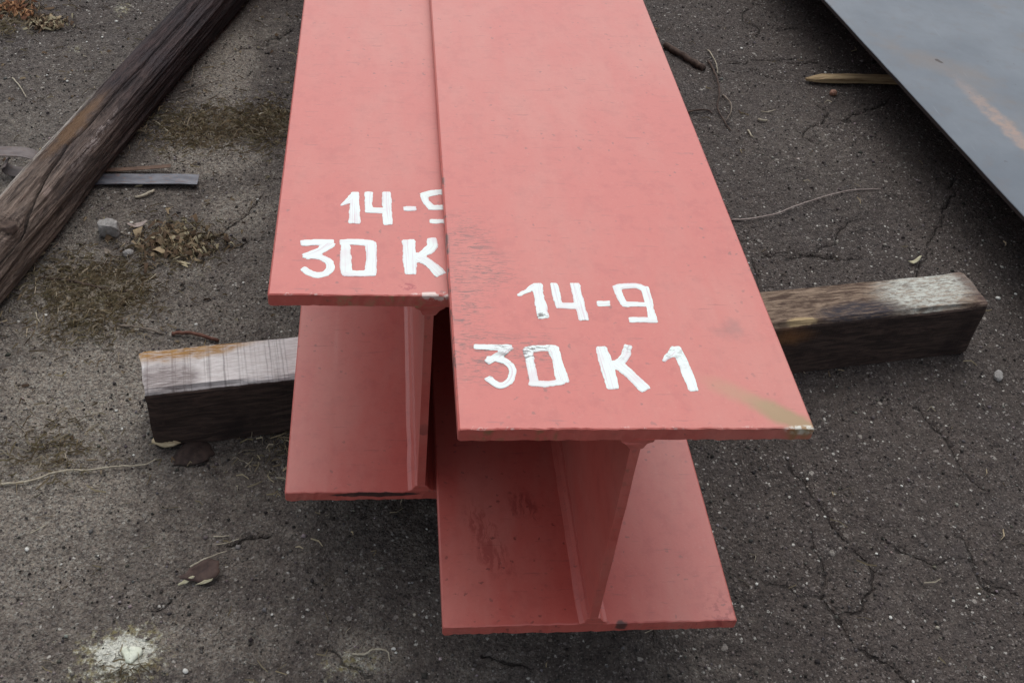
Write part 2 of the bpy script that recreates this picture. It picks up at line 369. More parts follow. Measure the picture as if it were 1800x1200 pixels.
# ------------------------------------------------------------------ materials
def beam_paint(name, front):
    b = NB(name)
    x, y, z = b.sep()
    n1 = b.noise(5, 4, 0.6)
    col = b.mix(n1, PAINT_A, PAINT_B)
    n2 = b.noise(55, 4, 0.65)
    col = b.mix(b.ss(n2, 0.46, 0.72), col, PAINT_D)
    blot = b.noise(17, 5, 0.7, b.warp(0.03, 20))
    col = b.mix(b.mul(b.ss(blot, 0.52, 0.72), 0.18), col, (0.42, 0.085, 0.072))
    gr = b.noise(310, 3, 0.7)
    col = b.mix(b.mul(b.ss(gr, 0.60, 0.72), 0.35), col, (0.30, 0.045, 0.038))
    col = b.mix(b.mul(b.ss(gr, 0.40, 0.30), 0.22), col, (0.54, 0.20, 0.17))
    # chalky dust film, uneven
    n3 = b.noise(9, 5, 0.65, b.map(scale=(1, 0.35, 1)))
    col = b.mix(b.mul(b.ss(n3, 0.35, 0.75), 0.30), col, (0.53, 0.30, 0.245))
    # brush and roller scratches across the piece
    sc = b.noise(1, 3, 0.7, b.map(scale=(28, 260, 120)))
    col = b.mix(b.mul(b.ss(sc, 0.62, 0.72), 0.5), col, (0.25, 0.055, 0.048))
    # dirt specks
    vs = b.vor(150, b.warp(0.010, 160))
    pick = b.ss(b.sep(vs.outputs['Color'])[0], 0.86, 0.90)
    spot = b.mul(b.ss(vs.outputs['Distance'], 0.34, 0.16), pick)
    col = b.mix(b.mul(b.mul(spot, b.ss(b.noise(11, 3), 0.38, 0.62)), 0.6), col, (0.13, 0.045, 0.04))
    vs2 = b.vor(46, b.warp(0.012, 120))
    pick2 = b.ss(b.sep(vs2.outputs['Color'])[1], 0.965, 0.98)
    col = b.mix(b.mul(b.mul(b.ss(vs2.outputs['Distance'], 0.14, 0.05), pick2), 0.6), col, (0.10, 0.035, 0.03))
    rough = b.ss(n3, 0.0, 1.2)
    w = b.warp(0.03, 45)
    olive = (0.24, 0.17, 0.055)
    endf = b.ss(y, 0.0012, 0.0002)
    if front:
        s = b.blob((0.128, 0.014, 0.298), (0.050, 0.017, 0.02), math.radians(-38), b.warp(0.012, 60))
        s2 = b.blob((0.098, 0.038, 0.298), (0.060, 0.017, 0.02), math.radians(-34), b.warp(0.012, 60))
        col = b.mix(b.mul(b.ss(s, 0.05, 0.65), 0.85), col, olive)
        col = b.mix(b.mul(b.ss(s2, 0.05, 0.9), 0.55), col, (0.34, 0.20, 0.09))
        chip = b.mul(b.ss(b.blob((0.140, 0.001, 0.298), (0.022, 0.005, 0.01)), 0.1, 0.5), b.ss(b.noise(200, 3), 0.42, 0.54))
        col = b.mix(b.mul(chip, 0.8), col, (0.66, 0.67, 0.60))
        # black transport scuffs near the left edge and round the second row of figures
        rip = b.noise(1, 4, 0.75, b.map(scale=(60, 330, 60)), 1.5)
        m = None
        for loc, size in (((-0.128, 0.262, .298), (.035, .055, .02)), ((-0.136, 0.165, .298), (.03, .085, .02)),
                          ((-0.128, 0.090, .298), (.045, .055, .02)), ((-0.083, 0.092, .298), (.038, .034, .02)),
                          ((-0.120, 0.205, .298), (.05, .05, .02))):
            q = b.ss(b.blob(loc, size, 0, w), 0.0, 0.7)
            m = q if m is None else b.math('MAXIMUM', m, q)
        col = b.mix(b.mul(b.mul(m, b.ss(rip, 0.49, 0.62)), 0.72), col, (0.075, 0.028, 0.026))
        g2 = b.mul(b.ss(b.blob((0.106, 0.125, .298), (.022, .030, .02), 0.5, w), 0.1, 0.8), b.ss(b.noise(40, 4), 0.35, 0.65))
        col = b.mix(b.mul(g2, 0.5), col, (0.20, 0.08, 0.07))
        stk = b.ss(b.noise(1, 4, 0.75, b.map(rot=(0, 0, -0.3), scale=(150, 26, 1), vec=b.warp(0.02, 35))), 0.44, 0.58)
        drip = b.mul(stk, b.ss(b.blob((-0.098, 0.105, 0.014), (.020, .075, .02), 0.3, w), 0.05, 0.5))
        col = b.mix(b.mul(drip, 0.55), col, (0.24, 0.018, 0.014))
        drip2 = b.mul(stk, b.ss(b.blob((-0.055, 0.15, 0.014), (.02, .03, .02), 0.5, w), 0.05, 0.5))
        col = b.mix(b.mul(drip2, 0.6), col, (0.20, 0.02, 0.018))
        vd = b.vor(120, b.warp(0.012, 140))
        dk = b.mul(b.ss(vd.outputs['Distance'], 0.30, 0.14), b.ss(b.sep(vd.outputs['Color'])[0], 0.74, 0.80))
        dk = b.mul(dk, b.ss(b.blob((-0.07, 0.05, 0.014), (0.12, 0.20, 0.03), 0, w), 0.0, 0.5))
        col = b.mix(b.mul(dk, 0.7), col, (0.14, 0.022, 0.018))
        e1 = b.mul(endf, b.ss(b.blob((-0.10, 0, 0.291), (0.055, 0.02, 0.014)), 0.15, 0.5))
        col = b.mix(b.mul(e1, b.ss(b.noise(120, 4), 0.42, 0.6)), col, (0.20, 0.11, 0.045))
        e2 = b.mul(endf, b.ss(b.blob((0.14, 0, 0.291), (0.025, 0.02, 0.014)), 0.1, 0.5))
        col = b.mix(b.mul(e2, 0.85), col, (0.22, 0.13, 0.04))
        e3 = b.ss(b.blob((0.03, 0, 0.010), (0.012, 0.01, 0.012), 0, b.warp(0.012, 120)), 0.3, 0.6)
        col = b.mix(b.mul(e3, 0.85), col, (0.03, 0.02, 0.018))
        c4 = b.mul(b.ss(b.blob((0.135, 0.012, 0.014), (0.03, 0.035, 0.02), 0, w), 0.1, 0.7), b.ss(b.noise(140, 4), 0.5, 0.62))
        col = b.mix(b.mul(c4, 0.7), col, (0.28, 0.03, 0.028))
        ed = b.mul(b.mul(b.ss(x, -0.1455, -0.1485), b.ss(b.blob((-0.1495, 0.22, 0.292), (0.03, 0.24, 0.05)), 0.1, 0.5)), b.ss(b.noise(1, 4, 0.7, b.map(scale=(90, 55, 90))), 0.53, 0.60))
        col = b.mix(b.mul(ed, 0.9), col, (0.055, 0.035, 0.03))
    else:
        e1 = b.mul(endf, b.ss(b.blob((-0.04, 0, 0.291), (0.075, 0.02, 0.012)), 0.1, 0.4))
        col = b.mix(b.mul(e1, b.ss(b.noise(160, 4), 0.40, 0.62)), col, (0.30, 0.20, 0.10))
        r1 = b.mul(b.ss(b.blob((-0.02, 0.012, 0.298), (0.012, 0.007, 0.01), 0, w), 0.1, 0.5), b.ss(b.noise(190, 3), 0.47, 0.55))
        col = b.mix(r1, col, (0.33, 0.015, 0.02))
        r2 = b.mul(b.ss(b.blob((0.006, 0.003, 0.298), (0.03, 0.005, 0.01)), 0.1, 0.5), b.ss(b.noise(170, 3), 0.48, 0.56))
        col = b.mix(r2, col, (0.70, 0.55, 0.50))
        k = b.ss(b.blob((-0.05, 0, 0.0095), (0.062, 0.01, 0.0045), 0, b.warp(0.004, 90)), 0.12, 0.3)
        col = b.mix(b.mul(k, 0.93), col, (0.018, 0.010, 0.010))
        gr_ = b.mul(b.ss(b.blob((0.02, 1.52, 0.298), (0.16, 0.16, 0.05), 0, b.warp(0.08, 12)), 0.1, 0.8), b.ss(b.noise(18, 4), 0.3, 0.6))
        col = b.mix(b.mul(gr_, 0.6), col, (0.36, 0.31, 0.27))
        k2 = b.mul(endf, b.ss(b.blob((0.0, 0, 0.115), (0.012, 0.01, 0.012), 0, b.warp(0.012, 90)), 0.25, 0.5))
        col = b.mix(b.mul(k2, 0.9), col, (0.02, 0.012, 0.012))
    en = b.mul(endf, b.ss(b.noise(1, 4, 0.7, b.map(scale=(70, 20, 160))), 0.56, 0.64))
    col = b.mix(b.mul(en, 0.6), col, (0.20, 0.075, 0.045))
    # nicked, lighter paint along the cut end's upper arris
    ar = b.mul(b.mul(b.ss(y, 0.006, 0.001), b.ss(z, 0.2955, 0.2975)), b.mul(b.ss(b.noise(220, 3), 0.58, 0.66), b.ss(b.noise(28, 3), 0.50, 0.62)))
    col = b.mix(b.mul(ar, 0.8), col, (0.62, 0.42, 0.38))
    pits = b.noise(420, 3, 0.6)
    h = b.add(b.mul(n2, 0.5), b.mul(pits, 0.35))
    nrm = b.bump(h, 0.22, 0.0012)
    wave = b.bump(b.noise(7, 2), 0.25, 0.006, nrm)
    b.set(color=col, rough=b.add(b.mul(rough, 0.16), 0.46), normal=wave, spec=0.6, coat=0.38, coat_rough=0.46)
    b.bsdf.inputs['Coat IOR'].default_value = 1.6
    return b.mat

def white_paint(name, worn):
    b = NB(name)
    uv = b.attr('stroke', True)
    st = b.noise(1, 4, 0.7, b.map(scale=(14, 900, 1), vec=uv))
    col = b.mix(b.ss(st, 0.44, 0.66), (0.77, 0.885, 0.845), (0.66, 0.61, 0.65))
    big = b.noise(30, 2)
    col = b.mix(b.mul(b.ss(big, 0.45, 0.70), 0.55), col, (0.68, 0.58, 0.61))
    fine = b.noise(330, 4, 0.7)
    thin = b.mul(b.ss(st, 0.56, 0.70), b.ss(fine, 0.42, 0.56))
    col = b.mix(b.mul(thin, 0.6), col, (0.62, 0.40, 0.39))
    if worn:
        w = b.warp(0.02, 80)
        m = b.ss(b.blob((-0.088, 0.096, 0.298), (.034, .026, .02), 0, w), 0.05, 0.6)
        m2 = b.ss(b.blob((-0.125, 0.07, 0.298), (.03, .02, .02), 0, w), 0.1, 0.8)
        m3 = b.ss(b.blob((-0.069, 0.142, 0.298), (.012, .006, .02), 0, w), 0.1, 0.7)
        m4 = b.mul(b.ss(b.blob((0.03, 0.10, 0.298), (.07, .045, .02), 0, w), 0.1, 0.9), 0.55)
        mm = b.math('MAXIMUM', b.math('MAXIMUM', m, m2), b.math('MAXIMUM', m3, m4))
        dirt = b.mul(mm, b.ss(b.noise(1, 4, 0.75, b.map(scale=(95, 210, 60)), 1.0), 0.49, 0.60))
        col = b.mix(b.mul(dirt, 0.85), col, (0.07, 0.05, 0.045))
    b.set(color=col, rough=0.5, spec=0.4, normal=b.bump(b.add(st, b.mul(fine, 0.3)), 0.12, 0.0004))
    return b.mat

def mat_ground():
    b = NB('old_asphalt')
    dust, moss, lime, crk = (b.attr(a) for a in ('dust', 'moss', 'lime', 'crack'))
    n_big = b.noise(4, 5, 0.6)
    n_mid = b.noise(26, 5, 0.65)
    n_fine = b.noise(170, 4, 0.7)
    g1 = b.vor(240, b.warp(0.004, 300))
    r1 = b.sep(g1.outputs['Color'])
    g2 = b.vor(480)
    r2 = b.sep(g2.outputs['Color'])
    base = b.mix(b.ss(n_big, 0.3, 0.7), (0.056, 0.0445, 0.0395), (0.090, 0.072, 0.063))
    base = b.mix(b.ss(n_mid, 0.45, 0.75), base, (0.112, 0.091, 0.080))
    base = b.mix(b.mul(b.ss(b.noise(14, 3), 0.5, 0.7), 0.4), base, (0.088, 0.075, 0.074))
    stone = b.ramp(r1[0], [(0.0, (0.014, 0.011, 0.011)), (0.40, (0.048, 0.038, 0.034)), (0.72, (0.110, 0.090, 0.080)), (0.94, (0.18, 0.158, 0.148)), (1.0, (0.62, 0.61, 0.56))])
    in1 = b.ss(g1.outputs['Distance'], 0.60, 0.35)
    col = b.mix(b.mul(in1, b.ss(r1[1], 0.15, 0.5)), base, stone)
    fine_st = b.ramp(r2[0], [(0.0, (0.010, 0.008, 0.008)), (0.5, (0.056, 0.045, 0.040)), (0.80, (0.140, 0.116, 0.104)), (1.0, (0.34, 0.315, 0.285))])
    in2 = b.ss(g2.outputs['Distance'], 0.6, 0.3)
    col = b.mix(b.mul(b.mul(in2, b.ss(r2[1], 0.25, 0.6)), 0.85), col, fine_st)
    # scattered coarser stones set in the binder
    g3 = b.vor(78, b.warp(0.008, 120))
    r3 = b.sep(g3.outputs['Color'])
    in3 = b.mul(b.ss(g3.outputs['Distance'], 0.36, 0.24), b.ss(r3[1], 0.72, 0.80))
    col = b.mix(b.mul(in3, 0.85), col, b.ramp(r3[0], [(0.0, (0.030, 0.023, 0.022)), (0.5, (0.10, 0.080, 0.074)), (0.85, (0.20, 0.175, 0.16)), (1.0, (0.42, 0.39, 0.35))]))
    # settled dust, lichen and moss
    dcol = b.mix(n_mid, (0.265, 0.222, 0.182), (0.38, 0.335, 0.275))
    dcol = b.mix(b.ss(r2[2], 0.5, 0.95), dcol, (0.40, 0.385, 0.335))
    dcol = b.mix(b.ss(b.noise(300, 3, 0.7), 0.52, 0.66), dcol, (0.055, 0.045, 0.042))
    dmask = b.math('MULTIPLY', b.ss(b.add(dust, b.mul(b.add(b.noise(38, 5, 0.7), -0.5), 0.9)), 0.02, 0.85), b.add(b.mul(b.ss(n_fine, 0.33, 0.62), 0.75), 0.25), clamp=True)
    col = b.mix(dmask, col, dcol)
    mcol = b.mix(b.noise(210, 4, 0.7), (0.13, 0.10, 0.062), (0.32, 0.26, 0.16))
    mmask = b.mul(b.ss(b.add(moss, b.mul(b.add(b.noise(50, 5, 0.7), -0.5), 1.1)), 0.22, 0.9), 0.36)
    col = b.mix(mmask, col, mcol)
    lcol = b.mix(b.ss(b.add(b.noise(120, 5, 0.75), b.mul(b.ss(lime, 0.6, 0.95), 0.25)), 0.42, 0.68), (0.24, 0.205, 0.10), (0.74, 0.75, 0.66))
    lmask = b.ss(b.add(lime, b.mul(b.add(b.noise(95, 6, 0.8), -0.5), 2.6)), 0.40, 0.80)
    col = b.mix(lmask, col, lcol)
    cdv = b.math('ABSOLUTE', b.add(b.attr('crack_dist'), b.mul(b.add(b.noise(320, 3, 0.7), -0.5), 0.0022)))
    line = b.mul(b.ss(b.math('DIVIDE', cdv, b.add(0.0009, b.mul(b.noise(35, 3), 0.0016))), 1.0, 0.45), crk)
    col = b.mix(b.mul(line, 0.75), col, (0.020, 0.015, 0.013))
    h = b.add(b.mul(g1.outputs['Distance'], -0.8), b.add(b.mul(g2.outputs['Distance'], -0.35), b.mul(n_fine, 1.1)))
    h = b.add(h, b.add(b.mul(r1[2], 0.5), b.mul(in3, 0.7)))
    h = b.add(h, b.mul(line, -2.2))
    nrm = b.bump(h, 1.0, 0.0036)
    nrm = b.bump(b.noise(60, 5, 0.75), 0.7, 0.007, nrm)
    b.set(color=col, rough=b.add(0.72, b.mul(n_mid, 0.2)), spec=0.35, normal=nrm)
    return b.mat

def mat_timber():
    b = NB('sawn_timber')
    x, y, z = b.sep()
    top = b.attr('top')
    gr = b.noise(1, 5, 0.65, b.map(scale=(22, 150, 150)), 1.2)
    gr2 = b.noise(1, 4, 0.6, b.map(scale=(70, 420, 420)))
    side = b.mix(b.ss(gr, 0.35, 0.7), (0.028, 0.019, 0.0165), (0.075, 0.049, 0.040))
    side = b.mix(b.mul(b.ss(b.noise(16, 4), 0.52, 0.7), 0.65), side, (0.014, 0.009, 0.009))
    side = b.mix(b.mul(b.blob((0.87, 0, 0.075), (0.05, 0.05, 0.02), 0, b.warp(.02, 60)), 0.9), side, (0.20, 0.095, 0.040))
    # top face
    brown = b.mix(b.ss(gr, 0.34, 0.66), (0.075, 0.048, 0.035), (0.29, 0.215, 0.155))
    brown = b.mix(b.ss(b.noise(1, 5, 0.75, b.map(scale=(30, 150, 50))), 0.5, 0.68), brown, (0.055, 0.032, 0.025))
    grey = b.mix(b.ss(gr2, 0.3, 0.7), (0.54, 0.50, 0.485), (0.70, 0.675, 0.665))
    grey = b.mix(b.mul(b.ss(b.noise(1, 4, 0.7, b.map(scale=(12, 60, 20))), 0.5, 0.75), 0.3), grey, (0.30, 0.235, 0.22))
    saw = b.noise(1, 3, 0.7, b.map(scale=(230, 2.5, 2.5), vec=b.warp(0.0022, 60)))
    grey = b.mix(b.mul(b.ss(saw, 0.50, 0.68), 0.45), grey, (0.085, 0.065, 0.062))
    cr = b.vor(1, b.map(scale=(26, 60, 20), vec=b.warp(0.01, 80)), 'DISTANCE_TO_EDGE')
    grey = b.mix(b.mul(b.ss(cr.outputs['Distance'], 0.05, 0.015), b.mul(b.ss(b.noise(14, 3), 0.52, 0.62), 0.6)), grey, (0.06, 0.045, 0.042))
    tcol = b.mix(b.ss(b.add(x, b.mul(b.noise(22, 4), 0.12)), 0.42, 0.56), grey, brown)
    w = b.warp(0.03, 45)
    gfl = b.add(0.35, b.mul(b.ss(gr2, 0.36, 0.56), 0.65))
    org = b.ss(b.blob((0.06, 0.078, 0.1), (0.125, 0.034, 0.06), 0.06, w), 0.10, 0.5)
    tcol = b.mix(b.mul(b.mul(org, gfl), 0.95), tcol, b.mix(b.noise(60, 4), (0.20, 0.085, 0.028), (0.46, 0.27, 0.075)))
    smud = b.ss(b.blob((0.03, 0.022, 0.1), (0.055, 0.04, 0.06), 0, w), 0.05, 0.6)
    tcol = b.mix(b.mul(b.mul(smud, gfl), 0.85), tcol, b.mix(b.noise(70, 4), (0.10, 0.075, 0.075), (0.24, 0.20, 0.19)))
    fro = b.ss(b.blob((1.105, 0.045, 0.1), (0.115, 0.062, 0.06), 0.15, w), 0.05, 0.62)
    fro = b.mul(fro, b.add(0.25, b.mul(b.ss(b.noise(1, 5, 0.75, b.map(scale=(70, 200, 80))), 0.40, 0.60), 0.75)))
    tcol = b.mix(fro, tcol, (0.52, 0.54, 0.49))
    drk = b.ss(b.blob((0.98, 0.012, 0.1), (0.10, 0.03, 0.06), 0, w), 0.1, 0.6)
    tcol = b.mix(b.mul(b.mul(drk, gfl), 0.95), tcol, (0.040, 0.036, 0.044))
    tan = b.ss(b.blob((0.885, 0.006, 0.1), (0.032, 0.010, 0.03), 0, b.warp(0.008, 120)), 0.15, 0.5)
    tcol = b.mix(tan, tcol, (0.40, 0.30, 0.17))
    tip = b.ss(x, 1.155, 1.185)
    tcol = b.mix(b.mul(tip, 0.5), tcol, (0.10, 0.065, 0.06))
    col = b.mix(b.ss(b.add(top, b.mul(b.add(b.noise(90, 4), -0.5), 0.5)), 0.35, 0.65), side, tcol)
    h = b.add(gr2, b.add(b.mul(gr, 0.8), b.mul(saw, 0.7)))
    b.set(color=col, rough=0.88, spec=0.25, normal=b.bump(h, 0.7, 0.0022))
    return b.mat

def mat_log():
    b = NB('weathered_log')
    x, y, z = b.sep()
    gr = b.noise(1, 5, 0.65, b.map(scale=(110, 9, 110), vec=b.warp(0.016, 14)), 0.8)
    fi = b.noise(1, 4, 0.7, b.map(scale=(380, 34, 380)))
    blot = b.noise(10, 5, 0.6)
    col = b.mix(b.ss(gr, 0.3, 0.72), (0.012, 0.008, 0.010), (0.068, 0.044, 0.044))
    col = b.mix(b.mul(b.ss(blot, 0.45, 0.7), 0.6), col, (0.030, 0.024, 0.030))
    # the near half is weathered paler and browner
    near = b.ss(b.add(y, b.mul(blot, 0.35)), 0.62, 0.10)
    ncol = b.mix(b.ss(gr, 0.3, 0.7), (0.058, 0.040, 0.032), (0.33, 0.255, 0.205))
    ncol = b.mix(b.mul(b.ss(fi, 0.55, 0.7), 0.7), ncol, (0.035, 0.024, 0.022))
    col = b.mix(b.mul(near, 0.85), col, ncol)
    w = b.warp(0.03, 30)
    org = b.ss(b.blob((-0.010, 0.215, .085), (0.018, 0.16, 0.06), 0, w), 0.1, 0.7)
    col = b.mix(b.mul(org, 0.75), col, (0.17, 0.095, 0.045))
    # bare pale sapwood on the left arris
    arris = b.mul(b.ss(b.add(b.add(x, b.mul(y, 0.028)), b.mul(b.add(b.noise(18, 3), -0.5), 0.012)), -0.019, -0.026), b.ss(b.add(y, b.mul(blot, 0.2)), 0.62, 0.30))
    arris = b.mul(arris, b.ss(z, 0.03, 0.045))
    col = b.mix(b.mul(arris, b.add(0.35, b.mul(b.ss(fi, 0.35, 0.6), 0.6))), col, (0.42, 0.38, 0.34))
    # worn streak where something was dragged
    st = b.blob((0.030, 0.19, 0.088), (0.009, 0.17, 0.04), 0.03, b.warp(0.01, 30))
    st = b.mul(b.ss(st, 0.1, 0.7), b.ss(b.noise(1, 4, 0.75, b.map(scale=(140, 45, 140))), 0.46, 0.56))
    col = b.mix(b.mul(st, 0.8), col, (0.42, 0.36, 0.34))
    pl = b.ss(b.blob((0.030, 0.040, 0.086), (0.013, 0.022, 0.03), 0, b.warp(0.012, 60)), 0.2, 0.5)
    col = b.mix(b.mul(pl, 0.75), col, (0.30, 0.23, 0.20))
    yl = b.mul(b.ss(x, -0.036, -0.044), b.ss(b.blob((-0.05, 0.58, .08), (0.02, 0.06, 0.04), 0, b.warp(.02, 60)), 0.15, 0.4))
    col = b.mix(yl, col, (0.44, 0.36, 0.20))
    rt_ = b.blob((0.0215, -0.0635, 0.088), (0.05, 0.05, 0.05))
    ring = b.math('SINE', b.mul(rt_, 62))
    col = b.mix(b.mul(b.mul(b.ss(rt_, 0.1, 0.4), b.ss(ring, 0.2, 0.9)), 0.5), col, (0.05, 0.033, 0.03))
    col = b.mix(b.mul(b.ss(b.attr('split'), 0.3, 0.8), 0.85), col, (0.012, 0.008, 0.008))
    h = b.add(b.mul(gr, 1.4), fi)
    b.set(color=col, rough=0.8, spec=0.3, normal=b.bump(h, 1.0, 0.0045))
    return b.mat

def mat_plate():
    b = NB('mill_scale_steel')
    n = b.noise(3.2, 5, 0.6)
    n2 = b.noise(24, 5, 0.7)
    col = b.mix(b.ss(n, 0.3, 0.7), (0.088, 0.110, 0.136), (0.138, 0.163, 0.190))
    col = b.mix(b.mul(b.ss(n2, 0.5, 0.75), 0.45), col, (0.125, 0.115, 0.118))
    col = b.mix(b.mul(b.ss(b.noise(6, 4), 0.55, 0.75), 0.45), col, (0.17, 0.135, 0.11))
    p = [Vector((*q, 0)) for q in D['plate_marks']['streak']]
    a, c = p[0], p[-1]
    ang = math.atan2(c.y - a.y, c.x - a.x)
    L = (c - a).length
    mid = (a + c) * 0.5 + (c - a).normalized() * 0.12
    s = b.blob((mid.x, mid.y, 0.12), (L * 0.5 + 0.15, 0.027, 0.05), ang, b.warp(0.030, 40))
    col = b.mix(b.mul(b.ss(s, 0.0, 0.75), b.add(0.18, b.mul(b.ss(b.noise(45, 5, 0.75), 0.3, 0.66), 0.55))), col, (0.34, 0.225, 0.165))
    sp = D['plate_marks']['spot']
    d = b.ss(b.blob((sp[0], sp[1], 0.12), (0.008, 0.014, 0.03), 0.4, b.warp(0.012, 90)), 0.15, 0.5)
    col = b.mix(d, col, (0.03, 0.018, 0.015))
    scr = b.noise(1, 3, 0.7, b.map(rot=(0, 0, 0.5), scale=(300, 7, 1)))
    col = b.mix(b.mul(b.ss(scr, 0.66, 0.74), 0.35), col, (0.30, 0.31, 0.32))
    v = b.vor(55, b.warp(0.012, 90))
    pick = b.ss(b.sep(v.outputs['Color'])[0], 0.88, 0.92)
    col = b.mix(b.mul(b.mul(b.ss(v.outputs['Distance'], 0.16, 0.07), pick), 0.7), col, (0.05, 0.045, 0.05))
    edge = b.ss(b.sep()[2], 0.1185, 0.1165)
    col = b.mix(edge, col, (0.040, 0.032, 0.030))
    b.set(color=col, rough=b.add(0.42, b.mul(n2, 0.2)), metal=0.15, spec=0.5, normal=b.bump(b.add(b.noise(5, 2), b.mul(b.noise(260, 3), 0.10)), 0.2, 0.005))
    return b.mat

def simple(name, c1, c2, scale=60, rough=0.85, metal=0.0, c3=None, stretch=(1, 1, 1), bump=0.4, dist=0.001):
    b = NB(name)
    v = b.map(scale=stretch)
    n = b.noise(scale, 4, 0.65, v)
    col = b.mix(b.ss(n, 0.3, 0.7), c1, c2)
    if c3:
        col = b.mix(b.ss(b.noise(scale * 2.3, 4, 0.7, v), 0.55, 0.68), col, c3)
    b.set(color=col, rough=rough, metal=metal, spec=0.35, normal=b.bump(b.noise(scale * 3, 4, 0.7, v), bump, dist))
    return b.mat

def attr_mat(name, rough=0.9):
    b = NB(name)
    b.set(color=b.mix(b.mul(b.noise(400, 3), 0.4), b.attr('tint', True), (0.03, 0.024, 0.02)), rough=rough, spec=0.25)
    return b.mat

PAINT_A, PAINT_B, PAINT_D = (0.495, 0.089, 0.068), (0.465, 0.079, 0.061), (0.43, 0.067, 0.052)
M = {}
M['paint_front'] = beam_paint('red_primer_front', True)
M['paint_rear'] = beam_paint('red_primer_rear', False)
M['white_front'] = white_paint('white_brush_paint_worn', True)
M['white_rear'] = white_paint('white_brush_paint', False)
M['ground'] = mat_ground()
M['timber'] = mat_timber()
M['log'] = mat_log()
M['plate'] = mat_plate()
M['steel'] = simple('dull_steel', (0.065, 0.068, 0.085), (0.13, 0.135, 0.155), 40, 0.45, 0.3, (0.16, 0.085, 0.06), (1, 3, 1))
M['old_steel'] = simple('dusty_steel', (0.105, 0.088, 0.088), (0.17, 0.145, 0.14), 40, 0.65, 0.1, (0.13, 0.075, 0.05), (1, 3, 1))
M['brown_steel'] = simple('rust_brown_steel', (0.09, 0.055, 0.04), (0.16, 0.10, 0.07), 60, 0.8)
M['concrete'] = simple('grey_concrete', (0.24, 0.23, 0.22), (0.36, 0.35, 0.335), 150, 0.95, 0, (0.16, 0.15, 0.14), bump=0.9, dist=0.002)
M['white_stone'] = simple('white_stone', (0.50, 0.50, 0.46), (0.70, 0.70, 0.66), 200, 0.8)
M['lime'] = simple('lime_crust', (0.62, 0.66, 0.54), (0.78, 0.82, 0.70), 160, 0.9, bump=0.7)
M['twig_dark'] = simple('dark_twig_bark', (0.035, 0.022, 0.018), (0.10, 0.068, 0.052), 110, 0.9)
M['twig_grey'] = simple('grey_twig_bark', (0.13, 0.105, 0.085), (0.25, 0.21, 0.17), 110, 0.9)
M['twig_red'] = simple('red_brown_twig', (0.10, 0.038, 0.025), (0.18, 0.085, 0.06), 110, 0.8)
M['straw'] = simple('pale_dry_straw', (0.28, 0.24, 0.18), (0.48, 0.44, 0.34), 120, 0.8)
M['wire'] = simple('pale_thin_root', (0.24, 0.19, 0.17), (0.38, 0.32, 0.29), 120, 0.7)
M['lath'] = simple('split_wood', (0.24, 0.165, 0.085), (0.44, 0.33, 0.19), 30, 0.8, 0, (0.14, 0.085, 0.045), (0.4, 6, 6))
M['fresh_wood'] = simple('fresh_split_wood', (0.42, 0.34, 0.21), (0.58, 0.50, 0.34), 40, 0.8, 0, (0.25, 0.17, 0.10), (0.5, 7, 7))
M['leaf'] = simple('dead_brown_leaf', (0.042, 0.025, 0.022), (0.085, 0.052, 0.042), 80, 0.7)
M['leaf_pale'] = simple('pale_leaf_underside', (0.40, 0.37, 0.24), (0.55, 0.53, 0.38), 80, 0.7)
M['bark'] = simple('dark_bark', (0.030, 0.020, 0.018), (0.070, 0.048, 0.040), 90, 0.9)
M['acorn'] = simple('reddish_pebble', (0.20, 0.095, 0.06), (0.38, 0.22, 0.16), 180, 0.6)
M['tint'] = attr_mat('loose_litter')

# ------------------------------------------------------------------ ground
def blobs(x, y, lst):
    s = np.zeros_like(x)
    for cx, cy, rx, ry, k in lst:
        d = ((x - cx) / rx) ** 2 + ((y - cy) / ry) ** 2
        s = np.maximum(s, k * np.exp(-1.1 * d))
    return s

def seg_dist(x, y, pts):
    best = np.full(x.shape, 9.0)
    for (ax, ay), (bx, by) in zip(pts[:-1], pts[1:]):
        dx, dy = bx - ax, by - ay
        t = np.clip(((x - ax) * dx + (y - ay) * dy) / (dx * dx + dy * dy + 1e-12), 0, 1)
        best = np.minimum(best, np.hypot(x - ax - t * dx, y - ay - t * dy))
    return best

def ground_low(x, y):
    x = np.asarray(x, float); y = np.asarray(y, float)
    z = (fbm(x * 3.1, y * 3.1, 3, 3) - 0.5) * 0.012
    z += (fbm(x * 16, y * 16, 11, 3) - 0.5) * 0.0045
    return z - 0.0015

def gz(x, y):
    return float(ground_low(np.array([x]), np.array([y]))[0])

STEP = 0.0036
gx = np.arange(-1.12, 1.52, STEP); gy = np.arange(-0.10, 1.95, STEP)
def grow(a):
    s = STEP; lo = [a[0]]; hi = [a[-1]]
    while hi[-1] < 60:
        s *= 1.35; hi.append(hi[-1] + s); lo.append(lo[-1] - s)
    return np.concatenate([lo[1:][::-1], a, hi[1:]])
gx, gy = grow(gx), grow(gy)
X, Y = np.meshgrid(gx, gy)
Z = ground_low(X, Y)
rough = fbm(X * 70, Y * 70, 23, 3, 0.6) - 0.5
Z += rough * 0.0042
Z += (vnoise(X * 260, Y * 260, 31) - 0.5) * 0.0018
def wander(r):
    # a jagged crack that changes its mind every few centimetres
    x0 = r.uniform(0.30, 1.15)
    p = [(x0, r.uniform(0.0, 1.7))]
    a_ = r.uniform(0, 6.3)
    for _ in range(r.randint(3, 8)):
        a_ += r.gauss(0, 0.55)
        l_ = r.uniform(0.018, 0.05)
        p.append((p[-1][0] + l_ * math.cos(a_), p[-1][1] + l_ * math.sin(a_)))
    return p
crk_r = random.Random(19)
CRACKS = D['cracks'] + [wander(crk_r) for _ in range(13)]
crack = np.zeros_like(X)
cdist = np.full(X.shape, 0.02)
cmask = np.zeros_like(X)
